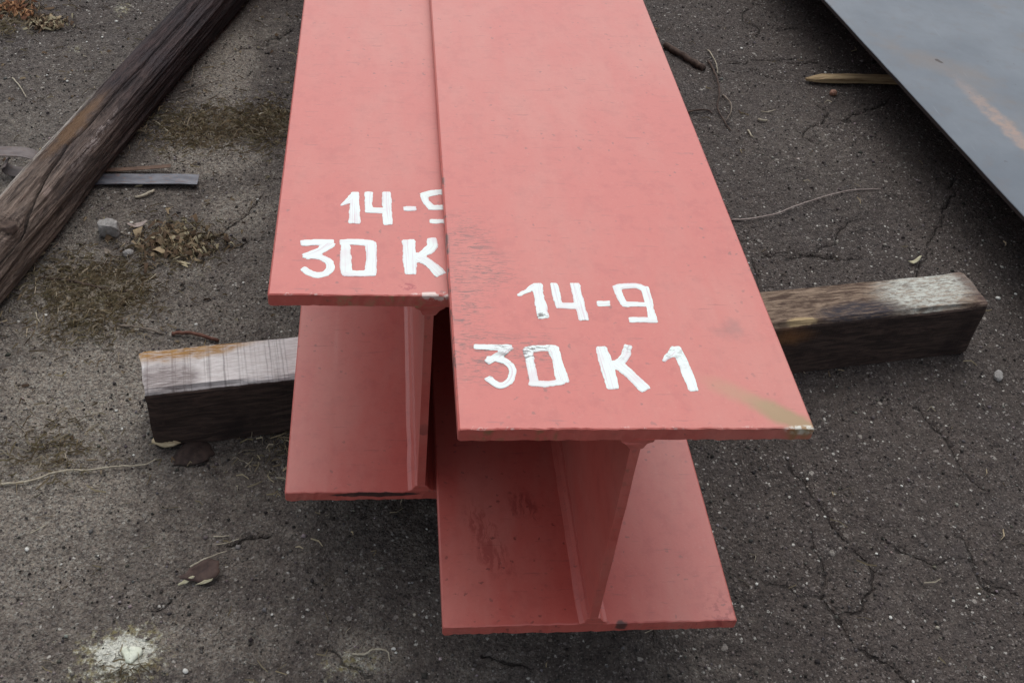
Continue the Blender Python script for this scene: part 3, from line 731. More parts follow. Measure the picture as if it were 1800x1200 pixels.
wx = X + (fbm(X * 38, Y * 38, 41, 3) - 0.5) * 0.026
wy = Y + (fbm(X * 38, Y * 38, 47, 3) - 0.5) * 0.026
for pts in CRACKS:
    xs = [p[0] for p in pts]; ys = [p[1] for p in pts]
    sel = (X > min(xs) - 0.05) & (X < max(xs) + 0.05) & (Y > min(ys) - 0.05) & (Y < max(ys) + 0.05)
    px, py = wx[sel], wy[sel]
    best = np.full(px.shape, 9.0); sd = np.full(px.shape, 0.02); tt = np.zeros_like(px)
    lens = [math.hypot(c_[0] - a_[0], c_[1] - a_[1]) for a_, c_ in zip(pts[:-1], pts[1:])]; tot = sum(lens); run = 0
    for (ax, ay), (bx, by), ln in zip(pts[:-1], pts[1:], lens):
        dx, dy = (bx - ax) / ln, (by - ay) / ln
        t = np.clip((px - ax) * dx + (py - ay) * dy, 0, ln)
        qx, qy = px - ax - t * dx, py - ay - t * dy
        q = np.hypot(qx, qy)
        upd = q < best
        best = np.where(upd, q, best)
        sd = np.where(upd, np.where(qx * -dy + qy * dx >= 0, q, -q), sd)
        tt = np.where(upd, (run + t) / tot, tt)
        run += ln
    fade = np.clip(np.minimum(tt, 1 - tt) * 9, 0, 1) * np.clip(0.25 + 1.6 * fbm(X[sel] * 16, Y[sel] * 16, 57, 2), 0, 1)
    use = best < np.abs(cdist[sel])
    cd = cdist[sel]; cd[use] = sd[use]; cdist[sel] = cd
    cm = cmask[sel]; cm[use] = (fade * (best < 0.014))[use]; cmask[sel] = cm
    crack[sel] = np.maximum(crack[sel], np.clip(1 - best / 0.0045, 0, 1) * fade)
Z -= crack * 0.005
dust = blobs(X, Y, D['dust'])
dust = np.maximum(dust, np.clip(0.42 - (X + 0.35) * 0.62, 0.06, 0.62) * (0.40 + 0.9 * fbm(X * 5, Y * 5, 71, 4)) * np.clip(1.45 - 0.75 * Y, 0.25, 1))
moss = blobs(X, Y, D['moss'])
lime = blobs(X, Y, D['lime'])
Z += moss * 0.004 + np.clip(lime - 0.3, 0, 1) * 0.003
co = np.stack([X.ravel(), Y.ravel(), Z.ravel()], 1)
nx, ny = len(gx), len(gy)
ii = np.arange(nx * ny).reshape(ny, nx)
quads = np.stack([ii[:-1, :-1], ii[:-1, 1:], ii[1:, 1:], ii[1:, :-1]], -1).reshape(-1, 4)
gm = np_mesh('ground', co, quads)
for k, a in (('dust', dust), ('moss', moss), ('lime', lime), ('crack', cmask), ('crack_dist', cdist)):
    fattr(gm, k, a)
ground = tag(link('ground', gm, M['ground'], smooth=True), kind='structure')

# ------------------------------------------------------------------ steel beams
H, T, HB, TW, RF = 0.298, 0.014, 0.1495, 0.0045, 0.0105
BL = 6.0
def flange(name, z0, z1, mat, parent, seed, fray=0.0009):
    # long slab: cross-section with eased arrises, dense near the flame-cut end
    e = 0.0016
    prof = []
    n = 60
    for k in range(n + 1):
        prof.append((-HB + e + (2 * HB - 2 * e) * k / n, z0))
    prof += [(HB, z0 + e), (HB, z1 - e)]
    for k in range(n + 1):
        prof.append((HB - e - (2 * HB - 2 * e) * k / n, z1))
    prof += [(-HB, z1 - e), (-HB, z0 + e)]
    P = np.array(prof)
    ys = np.concatenate([[0, 0.0012, 0.003, 0.006, 0.012], np.linspace(0.03, 0.6, 20), np.linspace(0.9, BL, 12)])
    V = []
    for j, yy in enumerate(ys):
        q = np.zeros((len(P), 3)); q[:, 0] = P[:, 0]; q[:, 2] = P[:, 1]; q[:, 1] = yy
        if j < 2:
            q[:, 1] += (fbm(P[:, 0] * 160 + 9, P[:, 1] * 40, seed, 4, 0.7) - 0.5) * fray * 3.2 + fray
            if j == 0:
                zc = (z0 + z1) / 2
                q[:, 2] = zc + (q[:, 2] - zc) * 0.90 + (fbm(P[:, 0] * 130, P[:, 1] * 3, seed + 5, 3) - 0.5) * 0.0012
                q[:, 0] *= 0.9965
        # slow handling dents along both long edges
        w = (fbm(np.full(len(P), yy * 6), P[:, 0] * 5, seed + 9, 2) - 0.5) * 0.0010
        q[:, 2] += w * (np.abs(P[:, 0]) > 0.1)
        V.append(q)
    V = np.concatenate(V); m = len(P)
    Q = [(j * m + k, j * m + (k + 1) % m, (j + 1) * m + (k + 1) % m, (j + 1) * m + k) for j in range(len(ys) - 1) for k in range(m)]
    bm = bmesh.new()
    vs = [bm.verts.new(v) for v in V]
    for f in Q:
        bm.faces.new([vs[i] for i in f])
    # end cap as quads between lower and upper edge
    for base in (0, (len(ys) - 1) * m):
        for k in range(n):
            a, c = base + k, base + k + 1
            bm.faces.new([vs[a], vs[c], vs[base + 2 * n + 2 - k + 0 + 1 - 0 if False else base + (2 * n + 3) - (k + 1)], vs[base + (2 * n + 3) - k]])
        bm.faces.new([vs[base + n], vs[base + n + 1], vs[base + n + 2], vs[base + n + 3]])
        bm.faces.new([vs[base], vs[base + 2 * n + 3], vs[base + 2 * n + 4], vs[base + 2 * n + 5]])
    return bm_obj(name, bm, mat, parent)

def web(mat, parent, seed):
    z0, z1 = T, H - T
    # mill fillet: a nearly flat bead with a crisp toe on both sides
    side = [(TW + RF, z0 - 0.0012), (TW + RF - 0.0006, z0 + 0.0016), (TW + RF * 0.52, z0 + RF * 0.40), (TW + 0.0022, z0 + RF - 0.0006), (TW, z0 + RF)]
    for k in range(1, 10):
        side.append((TW, z0 + RF + (z1 - z0 - 2 * RF) * k / 10))
    side += [(TW, z1 - RF), (TW + 0.0022, z1 - RF + 0.0006), (TW + RF * 0.52, z1 - RF * 0.40), (TW + RF - 0.0006, z1 - 0.0016), (TW + RF, z1 + 0.0012)]
    R = np.array(side); Lh = R[::-1].copy(); Lh[:, 0] *= -1
    P = np.concatenate([R, Lh])
    ys = np.concatenate([[0.0006, 0.0016, 0.004], np.linspace(0.02, 0.6, 24), np.linspace(0.9, BL, 12)])
    bm = bmesh.new(); rows = []
    for j, yy in enumerate(ys):
        row = []
        for (px, pz) in P:
            s = 1.0 if j else 0.93
            dx = (vnoise(np.array([yy * 70 + 3]), np.array([pz * 30.0]), seed)[0] - 0.5) * 0.0016 if abs(px) > TW * 1.5 else 0
            dy = (vnoise(np.array([pz * 190.0]), np.array([px * 160]), seed + 3)[0] - 0.5) * 0.0020 if j < 2 else 0
            row.append(bm.verts.new((px * s + dx, yy + dy, pz)))
        rows.append(row)
    m = len(P)
    for j in range(len(ys) - 1):
        for k in range(m):
            bm.faces.new([rows[j][k], rows[j][(k + 1) % m], rows[j + 1][(k + 1) % m], rows[j + 1][k]])
    h = m // 2
    for row in (rows[0], rows[-1]):
        for k in range(h - 1):
            bm.faces.new([row[k], row[k + 1], row[m - 2 - k], row[m - 1 - k]])
    return bm_obj('web', bm, mat, parent)

def glyph_mesh(name, strokes, seed, tapered):
    # hand-brushed figure: the union of its strokes, meshed on a fine grid whose rim is pulled onto the ragged outline
    G = 0.0011
    allp = np.array([p for pts, w in strokes for p in pts]); mw = max(w for _, w in strokes)
    lo = allp.min(0) - mw; hi = allp.max(0) + mw
    xs_ = np.arange(lo[0], hi[0] + G, G); ys_ = np.arange(lo[1], hi[1] + G, G)
    def field(x, y):
        best = np.full(x.shape, 9.0); u = np.zeros_like(x); v = np.zeros_like(x)
        for si, (pts, w) in enumerate(strokes):
            P = np.array(pts, float)
            if len(P) > 2:                                     # smooth the bends
                for _ in range(2):
                    Q = [P[0]]
                    for a_, c_ in zip(P[:-1], P[1:]):
                        Q += [a_ * 0.75 + c_ * 0.25, a_ * 0.25 + c_ * 0.75]
                    P = np.array(Q + [P[-1]])
            seg = np.linalg.norm(np.diff(P, axis=0), axis=1); L = seg.sum(); run = 0
            d = np.full(x.shape, 9.0); uu = np.zeros_like(x); vv = np.zeros_like(x)
            for (ax, ay), (bx, by), sl in zip(P[:-1], P[1:], seg):
                tx, ty = (bx - ax) / sl, (by - ay) / sl
                t = np.clip((x - ax) * tx + (y - ay) * ty, 0, sl)
                px, py = x - ax - t * tx, y - ay - t * ty
                q = np.hypot(px, py)
                upd = q < d
                d = np.where(upd, q, d); uu = np.where(upd, run + t, uu); vv = np.where(upd, px * -ty + py * tx, vv)
                run += sl
            hw = w / 2 * (1 + 0.30 * (vnoise(uu * 60 + seed, uu * 0 + si * 3.7, seed) - 0.5))
            if tapered and si == 1:
                hw = hw * np.clip(0.45 + 0.75 * uu / L, 0, 1.15)
            d = d - hw
            for (ax, ay), (bx, by) in ((P[0], P[1]), (P[-1], P[-2])):      # the brush stops: blunt ends
                n_ = math.hypot(ax - bx, ay - by)
                out = ((x - ax) * (ax - bx) + (y - ay) * (ay - by)) / n_ - 0.62 * w / 2
                d = np.maximum(d, np.where(np.hypot(x - ax, y - ay) < w, out, d))
            upd = d < best
            best = np.where(upd, d, best); u = np.where(upd, uu + si * 0.31, u); v = np.where(upd, vv + si * 0.043, v)
        return best + (fbm(x * 190, y * 190, seed, 3) - 0.5) * 0.0019, u, v
    X_, Y_ = np.meshgrid(xs_, ys_)
    d, u, v = field(X_, Y_)
    inside = d < 0
    c_in = inside[:-1, :-1] | inside[1:, :-1] | inside[:-1, 1:] | inside[1:, 1:]
    e = 0.0004
    gxx = (field(X_ + e, Y_)[0] - field(X_ - e, Y_)[0]) / (2 * e); gyy = (field(X_, Y_ + e)[0] - field(X_, Y_ - e)[0]) / (2 * e)
    gl_ = np.maximum(gxx ** 2 + gyy ** 2, 0.25)
    out = ~inside
    sh = np.clip(d, 0, 1.5 * G)
    Xn = np.where(out, X_ - gxx / gl_ * sh, X_); Yn = np.where(out, Y_ - gyy / gl_ * sh, Y_)
    Zn = np.where(out, H + 0.00012, H + 0.00042)
    n_y, n_x = X_.shape
    idx = np.arange(n_y * n_x).reshape(n_y, n_x)
    q = np.stack([idx[:-1, :-1], idx[:-1, 1:], idx[1:, 1:], idx[1:, :-1]], -1)[c_in]
    used, inv = np.unique(q, return_inverse=True)
    co_ = np.stack([Xn.ravel(), Yn.ravel(), Zn.ravel()], 1)[used]
    me = np_mesh(name, co_, inv.reshape(-1, 4))
    cattr(me, 'stroke', np.stack([u.ravel()[used] + seed * 0.37, v.ravel()[used] + seed * 0.011, np.zeros(len(used))], 1))
    return me

NAMES = {'digit1': 'painted_digit', 'digit1b': 'painted_digit', 'digit4': 'painted_digit', 'digit9': 'painted_digit', 'digit3': 'painted_digit',
         'digit0': 'painted_digit', 'dash': 'painted_dash', 'letterK': 'painted_letter'}
def marks(data, parent, mat, seed):
    for gi, (k, strokes) in enumerate(data.items()):
        link(NAMES[k], glyph_mesh(NAMES[k], strokes, seed + gi * 7, k.startswith('digit1')), mat, parent)

def beam(loc, rz, label, mat, data, wmat, seed):
    t = thing('steel_beam', loc, rz, label, 'steel beam', 'red steel H-beams lying side by side')
    f = flange('top_flange', H - T, H, mat, t, seed)
    web(mat, t, seed + 1)
    flange('bottom_flange', 0, T, mat, t, seed + 2)
    marks(data, f, wmat, seed)
    return t

beam((0, 0, 0.1155), 0, 'red steel H-beam whose end stands out in front, with a complete white 30 K 1', M['paint_front'], D['front_marks'], M['white_front'], 101)
beam((-0.1664, 0.1848, 0.1000), 0.00418, 'red steel H-beam set back behind its neighbour, which covers part of its white 14-9',
     M['paint_rear'], D['rear_marks'], M['white_rear'], 201)

# ------------------------------------------------------------------ timber bearer under the beams
TX, TY, TZ = 1.189, 0.0795, 0.0995
def timber():
    t = tag(bpy.data.objects.new('timber', None), 'squared dark timber lying crosswise under both red beams', 'timber')
    nx_, nr = 170, 48
    per = []
    for k in range(12): per.append((TY * k / 12, 0))
    for k in range(12): per.append((TY, 1.0 * k / 12))
    for k in range(12): per.append((TY * (1 - k / 12), 1))
    for k in range(12): per.append((0, 1 - k / 12))
    per = np.array(per)
    V = []; top = []
    xs = np.concatenate([[0, .002, .005], np.linspace(0.012, TX - 0.012, nx_), [TX - .005, TX - .002, TX]])
    for j, xx in enumerate(xs):
        y = per[:, 0].copy(); z = per[:, 1] * (TZ + 0.008) - 0.008
        # eased, battered arrises
        cy, cz = TY / 2, TZ / 2 - 0.004
        c = np.minimum(np.minimum(y, TY - y) / 0.006, 1); d = np.minimum(np.minimum(z + 0.008, TZ - z) / 0.006, 1)
        near = np.clip(1 - np.maximum(c, d), 0, 1)
        bite = 0.0035 * near * (0.4 + 1.6 * vnoise(np.full(len(y), xx * 22), per[:, 0] * 40 + per[:, 1] * 3, 71))
        endk = min(1, min(xx, TX - xx) / 0.006)
        sc = 0.965 + 0.035 * endk
        yy = cy + (y - cy) * sc; zz = cz + (z - cz) * sc
        yy -= np.sign(y - cy) * bite; zz -= np.sign(z - cz) * bite
        nz = (fbm(np.full(len(y), xx * 30), y * 120 + z * 90, 77, 3, 0.6) - 0.5) * 0.0022
        side_y = np.isclose(y, 0) | np.isclose(y, TY)
        yy = np.where(side_y, yy + nz, yy)
        zz = np.where(~side_y, zz + np.where(per[:, 1] > 0.5, np.minimum(nz * 1.0, 0.0004), nz), zz)
        xo = (fbm(y * 90, z * 90, 83, 3) - 0.5) * 0.003 if j in (0, len(xs) - 1) else 0
        # the ends are cut a little out of square
        sk = (yy - cy) * (-0.09 if xx < TX / 2 else 0.045) * np.clip(1 - min(xx, TX - xx) / 0.2, 0, 1)
        V.append(np.stack([xx + xo + sk, yy, zz], 1))
        top.append(np.where((per[:, 1] >= 1), 1.0, 0.0))
    nrv = len(per)
    V = np.concatenate(V); top = np.concatenate(top)
    bm = bmesh.new()
    lay = bm.verts.layers.float.new('top')
    vs = []
    for v, a in zip(V, top):
        q = bm.verts.new(v); q[lay] = a; vs.append(q)
    for j in range(len(xs) - 1):
        for k in range(nrv):
            bm.faces.new([vs[j * nrv + k], vs[j * nrv + (k + 1) % nrv], vs[(j + 1) * nrv + (k + 1) % nrv], vs[(j + 1) * nrv + k]])
    for base in (0, (len(xs) - 1) * nrv):
        bm.faces.new([vs[base + k] for k in range(nrv)])
    o = bm_obj('timber', bm, M['timber'], smooth=False)
    o.location = (-0.4981, 0.3537, 0)
    o.rotation_euler = (0, 0, math.atan2(0.1877, 1.1739))
    bpy.data.objects.remove(t)
    return tag(o, 'squared dark timber lying crosswise under both red beams', 'timber')
timber()

# ------------------------------------------------------------------ weathered log
def log():
    t = thing('log', (-0.7475, 0.7685, 0.004), -math.atan(0.243), 'long dark weathered log with a crack along it, lying at the upper left', 'log')
    K = 190
    ys = np.concatenate([np.linspace(-0.9, -0.32, 30), np.linspace(-0.31, 1.2, 330), np.linspace(1.22, 2.6, 30)])
    ex = 0.56
    ad = np.linspace(0, 2 * math.pi, 20001)
    dx_ = np.sign(np.cos(ad)) * np.abs(np.cos(ad)) ** ex * 0.0385; dz_ = np.sign(np.sin(ad)) * np.abs(np.sin(ad)) ** ex * 0.041
    al = np.concatenate([[0], np.cumsum(np.hypot(np.diff(dx_), np.diff(dz_)))])
    au = np.linspace(0, al[-1], K + 1)[:-1]
    bx = np.interp(au, al, dx_); bz = np.interp(au, al, dz_)
    an = np.arctan2(bz, bx); ca, sa = np.cos(an), np.sin(an)
    cp = np.array([[-0.9, .033], [-0.10, 0.034], [-0.0483, 0.0335], [0.0, 0.023], [0.06, 0.012], [0.1554, 0.005], [0.3324, 0.006], [0.4337, 0.008], [0.6, 0.006], [2.6, 0.0]])
    V = []; SP = []
    for yy in ys:
        s = 1 + (vnoise(np.array([yy * 2.1]), np.array([0.5]), 91)[0] - 0.5) * 0.10
        lump = (fbm(ca * 1.6 + 5, np.full(K, yy * 3.0) + sa, 93, 3) - 0.5) * 0.010
        fib = (fbm(an * 9, np.full(K, yy * 2.5), 97, 4, 0.65) - 0.5) * 0.0075
        x = bx * s + ca * (lump + fib); z = 0.041 + bz * s + sa * (lump + fib)
        # hewn flat on the upper left
        x = np.maximum(x, -0.0395 + 0.004 * vnoise(np.array([yy * 9]), np.array([2.2]), 98)[0])
        cx = np.interp(yy, cp[:, 0], cp[:, 1]) + (vnoise(np.array([yy * 25]), np.array([.3]), 99)[0] - 0.5) * 0.004
        wid = 0.0021 * (0.5 + vnoise(np.array([yy * 12]), np.array([.7]), 95)[0])
        g = np.exp(-((x - cx) / wid) ** 2) * (sa > 0) * (0.6 + 0.4 * (yy < 0.7))
        SP.append(g)
        z = z - g * 0.012
        cx2 = -0.029 + 0.003 * vnoise(np.array([yy * 8]), np.array([4.7]), 94)[0]
        z = z - np.exp(-((x - cx2) / 0.0022) ** 2) * (sa > 0) * 0.006 * (yy < 0.42)
        # swelling and ring groove round the knot
        rr = np.hypot(x - 0.0215, (yy + 0.0635) * 0.9)
        z = z + (sa > 0) * (0.004 * np.exp(-(rr / 0.03) ** 2) - 0.005 * np.exp(-((rr - 0.0135) / 0.003) ** 2))
        V.append(np.stack([x, np.full(K, yy), z - 0.003], 1))
    V = np.concatenate(V); n = len(ys)
    Q = [(j * K + k, j * K + (k + 1) % K, (j + 1) * K + (k + 1) % K, (j + 1) * K + k) for j in range(n - 1) for k in range(K)]
    bm = bmesh.new(); lay = bm.verts.layers.float.new('split')
    vs = [bm.verts.new(v) for v in V]
    for f in Q: bm.faces.new([vs[i] for i in f])
    for base in (0, (n - 1) * K): bm.faces.new([vs[base + k] for k in range(K)])
    for v, gsp in zip(vs, np.concatenate(SP)): v[lay] = gsp
    bm_obj('trunk', bm, M['log'], t, True)
    bm = bmesh.new()
    c = None; R = []
    for ri, r_ in enumerate((0.0, 0.0035, 0.007, 0.0105, 0.0125)):
        row = []
        for k in range(22 if ri else 1):
            a = 2 * math.pi * k / 22
            rr = r_ * (1 + 0.10 * math.sin(a * 2 + 1) + 0.05 * rng.uniform(-1, 1))
            row.append(bm.verts.new((0.0215 + rr * math.cos(a), -0.0635 + rr * math.sin(a), (0.0828, 0.0842, 0.0835, 0.0845, 0.0770)[ri] + rng.uniform(-.0004, .0004))))
        R.append(row)
    for k in range(22):
        bm.faces.new([R[0][0], R[1][k], R[1][(k + 1) % 22]])
        for ri in range(1, 4):
            bm.faces.new([R[ri][k], R[ri + 1][k], R[ri + 1][(k + 1) % 22], R[ri][(k + 1) % 22]])
    bm_obj('knot', bm, M['twig_dark'], t, True)
    return t
log()

# ------------------------------------------------------------------ steel plate
def plate():
    # its left edge runs almost away from the camera; it lies on packing out of sight to the right
    a, c = Vector(D['plate_edge'][0][0]), Vector(D['plate_edge'][0][2])
    d = (a - c).normalized()
    nrm = Vector((d.y, -d.x))
    p0 = c - d * 0.55
    Ln, Wd = 4.5, 1.5
    bm = bmesh.new()
    us = np.concatenate([np.linspace(0, 2.2, 90), np.linspace(2.3, Ln, 12)]); vsn = [0, 0.0012, 0.003, 0.01, 0.05, 0.12, 0.25, 0.45, 0.8, 1.2, Wd]
    top = []; bot = []
    for u in us:
        rt_, rb = [], []
        for w in vsn:
            jig = (fbm(np.array([u * 40.0]), np.array([1.5]), 103, 3)[0] - 0.5) * 0.0016 if w < 0.002 else 0
            p = p0 + d * u + nrm * (w + jig)
            sag = (fbm(np.array([u * 1.2]), np.array([w * 1.2]), 105, 2)[0] - 0.5) * 0.006
            zt = 0.120 + sag * 0.5 - (0.0010 if w == 0 else 0)
            rt_.append(bm.verts.new((p.x, p.y, zt))); rb.append(bm.verts.new((p.x, p.y, zt - (0.009 if w else 0.007))))
        top.append(rt_); bot.append(rb)
    nu, nv = len(us), len(vsn)
    for i in range(nu - 1):
        for j in range(nv - 1):
            bm.faces.new([top[i][j], top[i][j + 1], top[i + 1][j + 1], top[i + 1][j]])
            bm.faces.new([bot[i][j], bot[i + 1][j], bot[i + 1][j + 1], bot[i][j + 1]])
        for j in (0, nv - 1):
            bm.faces.new([top[i][j], top[i + 1][j], bot[i + 1][j], bot[i][j]])
    for i in (0, nu - 1):
        for j in range(nv - 1):
            bm.faces.new([top[i][j], top[i][j + 1], bot[i][j + 1], bot[i][j]])
    o = bm_obj('steel_plate', bm, M['plate'])
    return tag(o, 'blue grey steel plate with a rust streak, raised off the ground at the upper right', 'steel plate')
plate()

# ------------------------------------------------------------------ steel strapping round the log
def strip(name, path, width, thick, mat, label, cat, smooth=True):
    # path: (x, y, z, tilt) centre points; the width lies along +Y
    bm = bmesh.new(); rows = []
    n = len(path)
    for i, (x, y, z) in enumerate(path):
        a = Vector(path[max(i - 1, 0)]); b_ = Vector(path[min(i + 1, n - 1)])
        t = (b_ - a).normalized()
        nr = Vector((-t.z, 0, t.x)).normalized()
        c = Vector((x, y, z)); w = Vector((-t.y, t.x, 0)) if abs(t.x) > 0.3 else Vector((0, 1, 0))
        w = Vector((0, 1, 0)) * width / 2
        rows.append([bm.verts.new(c - w - nr * thick / 2), bm.verts.new(c + w - nr * thick / 2), bm.verts.new(c + w + nr * thick / 2), bm.verts.new(c - w + nr * thick / 2)])
    for i in range(n - 1):
        for k in range(4):
            bm.faces.new([rows[i][k], rows[i][(k + 1) % 4], rows[i + 1][(k + 1) % 4], rows[i + 1][k]])
    bm.faces.new(rows[0]); bm.faces.new(rows[-1])
    return tag(bm_obj(name, bm, mat), label, cat)

pts = []
for k in range(25):
    u = k / 24
    x = -0.80 + u * 0.283
    pts.append((x, 0.930 + 0.016 * u, gz(x, 0.94) + 0.0055 + 0.004 * u * u))
strip('steel_strip', pts, 0.029, 0.0015, M['steel'], 'short flat grey steel strip poking out to the right from under the dark log', 'steel strip')
pts = []
for k in range(22):
    u = k / 21
    x = -0.78 + u * 0.215
    pts.append((x, 0.960 + 0.016 * u, gz(x, 0.97) + 0.003 + 0.010 * u ** 3))
strip('thin_strip', pts, 0.010, 0.001, M['brown_steel'], 'thin rust brown strip behind the flat steel strip beside the dark log', 'steel strip')
pts = [(-1.30, 0.972, 0.012), (-1.15, 0.972, 0.022), (-1.0, 0.972, 0.030), (-0.90, 0.972, 0.034), (-0.85, 0.972, 0.036), (-0.815, 0.972, 0.036)]
cx, cz, r0 = -0.800, 0.0185, 0.0175
for k in range(27):
    a = math.pi / 2 - math.radians(12 * k)
    r = r0 - 0.00018 * k
    pts.append((cx + r * 1.9 * math.cos(a), 0.972 - 0.0007 * k, cz + r * math.sin(a)))
strip('curled_strap', pts, 0.028, 0.0012, M['old_steel'], 'curled dusty steel strap reaching in from the left edge behind the dark log', 'steel strap')

# ------------------------------------------------------------------ twigs, straws and roots
def tube(name, pts, width, mat, label=None, cat=None, group=None, taper=(1, 0.55), lift=0.0, seed=1, knob=0.10):
    r = random.Random(seed)
    P = [Vector((p[0], p[1], 0)) for p in pts]
    dense = []
    for i in range(len(P) - 1):
        p0 = P[max(i - 1, 0)]; p1 = P[i]; p2 = P[i + 1]; p3 = P[min(i + 2, len(P) - 1)]
        for k in range(6):
            t = k / 6
            dense.append(0.5 * ((2 * p1) + (p2 - p0) * t + (2 * p0 - 5 * p1 + 4 * p2 - p3) * t * t + (3 * p1 - p0 - 3 * p2 + p3) * t ** 3))
    dense.append(P[-1])
    n = len(dense); S = 7
    bm = bmesh.new(); rows = []
    for i, p in enumerate(dense):
        u = i / (n - 1)
        rad = width / 2 * (taper[0] + (taper[1] - taper[0]) * u) * (1 + knob * r.uniform(-1, 1))
        t = (dense[min(i + 1, n - 1)] - dense[max(i - 1, 0)]).normalized()
        nr = Vector((-t.y, t.x, 0))
        jit = nr * (width * 0.16 * r.uniform(-1, 1))
        z = gz(p.x, p.y) + rad * 0.75 + 0.0012 + lift * math.sin(math.pi * u) + width * 0.1 * r.uniform(-1, 1)
        rows.append([bm.verts.new(Vector((p.x, p.y, z)) + jit + nr * rad * math.cos(2 * math.pi * k / S) + Vector((0, 0, rad * math.sin(2 * math.pi * k / S)))) for k in range(S)])
    for i in range(n - 1):
        for k in range(S):
            bm.faces.new([rows[i][k], rows[i][(k + 1) % S], rows[i + 1][(k + 1) % S], rows[i + 1][k]])
    bm.faces.new(rows[0]); bm.faces.new(rows[-1])
    o = bm_obj(name, bm, mat, None, True)
    if label:
        tag(o, label, cat, group)
    return o

TWS = {
 'a': ('twig', 'twig_dark', 'dark straight twig on the mossy patch beside the log', 'twig', .004),
 'b': ('twig', 'twig_grey', 'short grey twig behind the left end of the timber', 'twig', .003),
 'c': ('twig', 'twig_red', 'rust red twig lying against the back of the timber', 'twig', .004),
 'root': ('root', 'straw', 'long pale dry root curving in from the left edge below the timber', 'root', .004),
 'stick': ('stick', 'twig_dark', 'thick dark stick beside the right edge of the front beam', 'stick', .002),
 'dry': ('twig', 'twig_dark', 'short dark twig touching the right edge of the front beam', 'twig', .002),
 'wire': ('stem', 'wire', 'long thin pale stem curving between front beam and steel plate', 'stem', .004),
 'p1': ('straw', 'straw', 'pale hooked straw on the ground below the front beam', 'straw', .003),
 'p2': ('straw', 'straw', 'thin straw at the far left edge above the log', 'straw', .002),
 'p3': ('straw', 'twig_grey', 'long fine straw between the log and the rear beam', 'straw', .002),
 'p4': ('straw', 'twig_grey', 'upright fine straw close to the right side of the log', 'straw', .002),
 'p5': ('straw', 'straw', 'fine straw on the olive dry grass right of the log', 'straw', .002),
 'p6': ('straw', 'straw', 'short thick pale straw beside the left edge of the rear beam', 'straw', .001),
 'p7': ('stem', 'twig_grey', 'fine stem running from the concrete lump to the leaf litter', 'stem', .003),
 'p8': ('stem', 'twig_grey', 'fine bent stem standing over the mossy patch', 'stem', .003),
 'p9': ('straw', 'straw', 'pale straw lying beside the ground crack left of the rear beam', 'straw', .002),
 'p10': ('straw', 'straw', 'short thick pale straw right of the dark branching twig', 'straw', .001),
 'p11': ('straw', 'straw', 'fine pale straw right of the dark branching twig, the farther of two', 'straw', .001),
 'p12': ('straw', 'straw', 'short pale straw just below the tip of the dark branching twig', 'straw', .001),
 'p13': ('straw', 'straw', 'short straw near the white stone at the lower left', 'straw', .001),
 'p14': ('straw', 'straw', 'short level straw behind the dead leaf, the farther of two', 'straw', .001),
 'p15': ('straw', 'straw', 'short sloping straw behind the dead leaf, the nearer of two', 'straw', .001),
 'p16': ('wood_chip', 'straw', 'small pale wood chip just below the flat steel strip', 'wood chip', .001),
 'p17': ('straw', 'straw', 'tiny straw at the mossy patch near the left edge', 'straw', .001),
}
for i, (k, (nm, mt, lab, cat, lift)) in enumerate(TWS.items()):
    p, w = D['twigs'][k]
    tube(nm, p, w * (0.9 if k != 'stick' else 1.0), M[mt], lab, cat, lift=lift, seed=300 + i, taper=(1, 0.9) if k in ('stick', 'c', 'p16') else (1, 0.55))
tb = thing('branched_twig', (D['twigs']['branch'][0][3][0], D['twigs']['branch'][0][3][1], 0), 0, 'dark branching twig with a forked tip between the front beam and the plate', 'twig')
for k, nm, mt in (('branch', 'stem', 'twig_dark'), ('branch2', 'side_shoot', 'twig_grey'), ('straw', 'dry_shoot', 'straw')):
    p, w = D['twigs'][k]
    o = tube(nm, p, w, M[mt], lift=0.006, seed=370 + len(nm))
    o.data.transform(Matrix.Translation(-tb.location))
    o.parent = tb

# ------------------------------------------------------------------ stones and bits of rubble
def stone_mesh(name, size, seed, sub=2, flat=0.6, boxy=0.0):
    r = random.Random(seed)
    bm = bmesh.new()
    bmesh.ops.create_icosphere(bm, subdivisions=sub, radius=1)
    off = r.uniform(0, 50)
    for v in bm.verts:
        c = v.co.copy()
        if boxy:
            mx = max(abs(c.x), abs(c.y), abs(c.z))
            c = c.lerp(c / mx * 0.85, boxy)
        n = 1 + 0.40 * (fbm(np.array([c.x * 1.5 + off]), np.array([c.y * 1.5 + c.z * 1.3]), seed, 3)[0] - 0.5)
        v.co = Vector((c.x * n * size[0], c.y * n * size[1], c.z * n * size[2] * flat))
    me = bpy.data.meshes.new(name)
    bm.to_mesh(me); bm.free()
    return me

def place_mesh(name, me, mat, x, y, rz, lift, label, cat, group=None, scale=1.0, tilt=(0, 0)):
    o = bpy.data.objects.new(name, me)
    if not me.materials:
        me.materials.append(mat)
    COL.objects.link(o)
    o.location = (x, y, gz(x, y) + lift)
    o.rotation_euler = (tilt[0], tilt[1], rz)
    o.scale = (scale,) * 3
    return tag(o, label, cat, group)

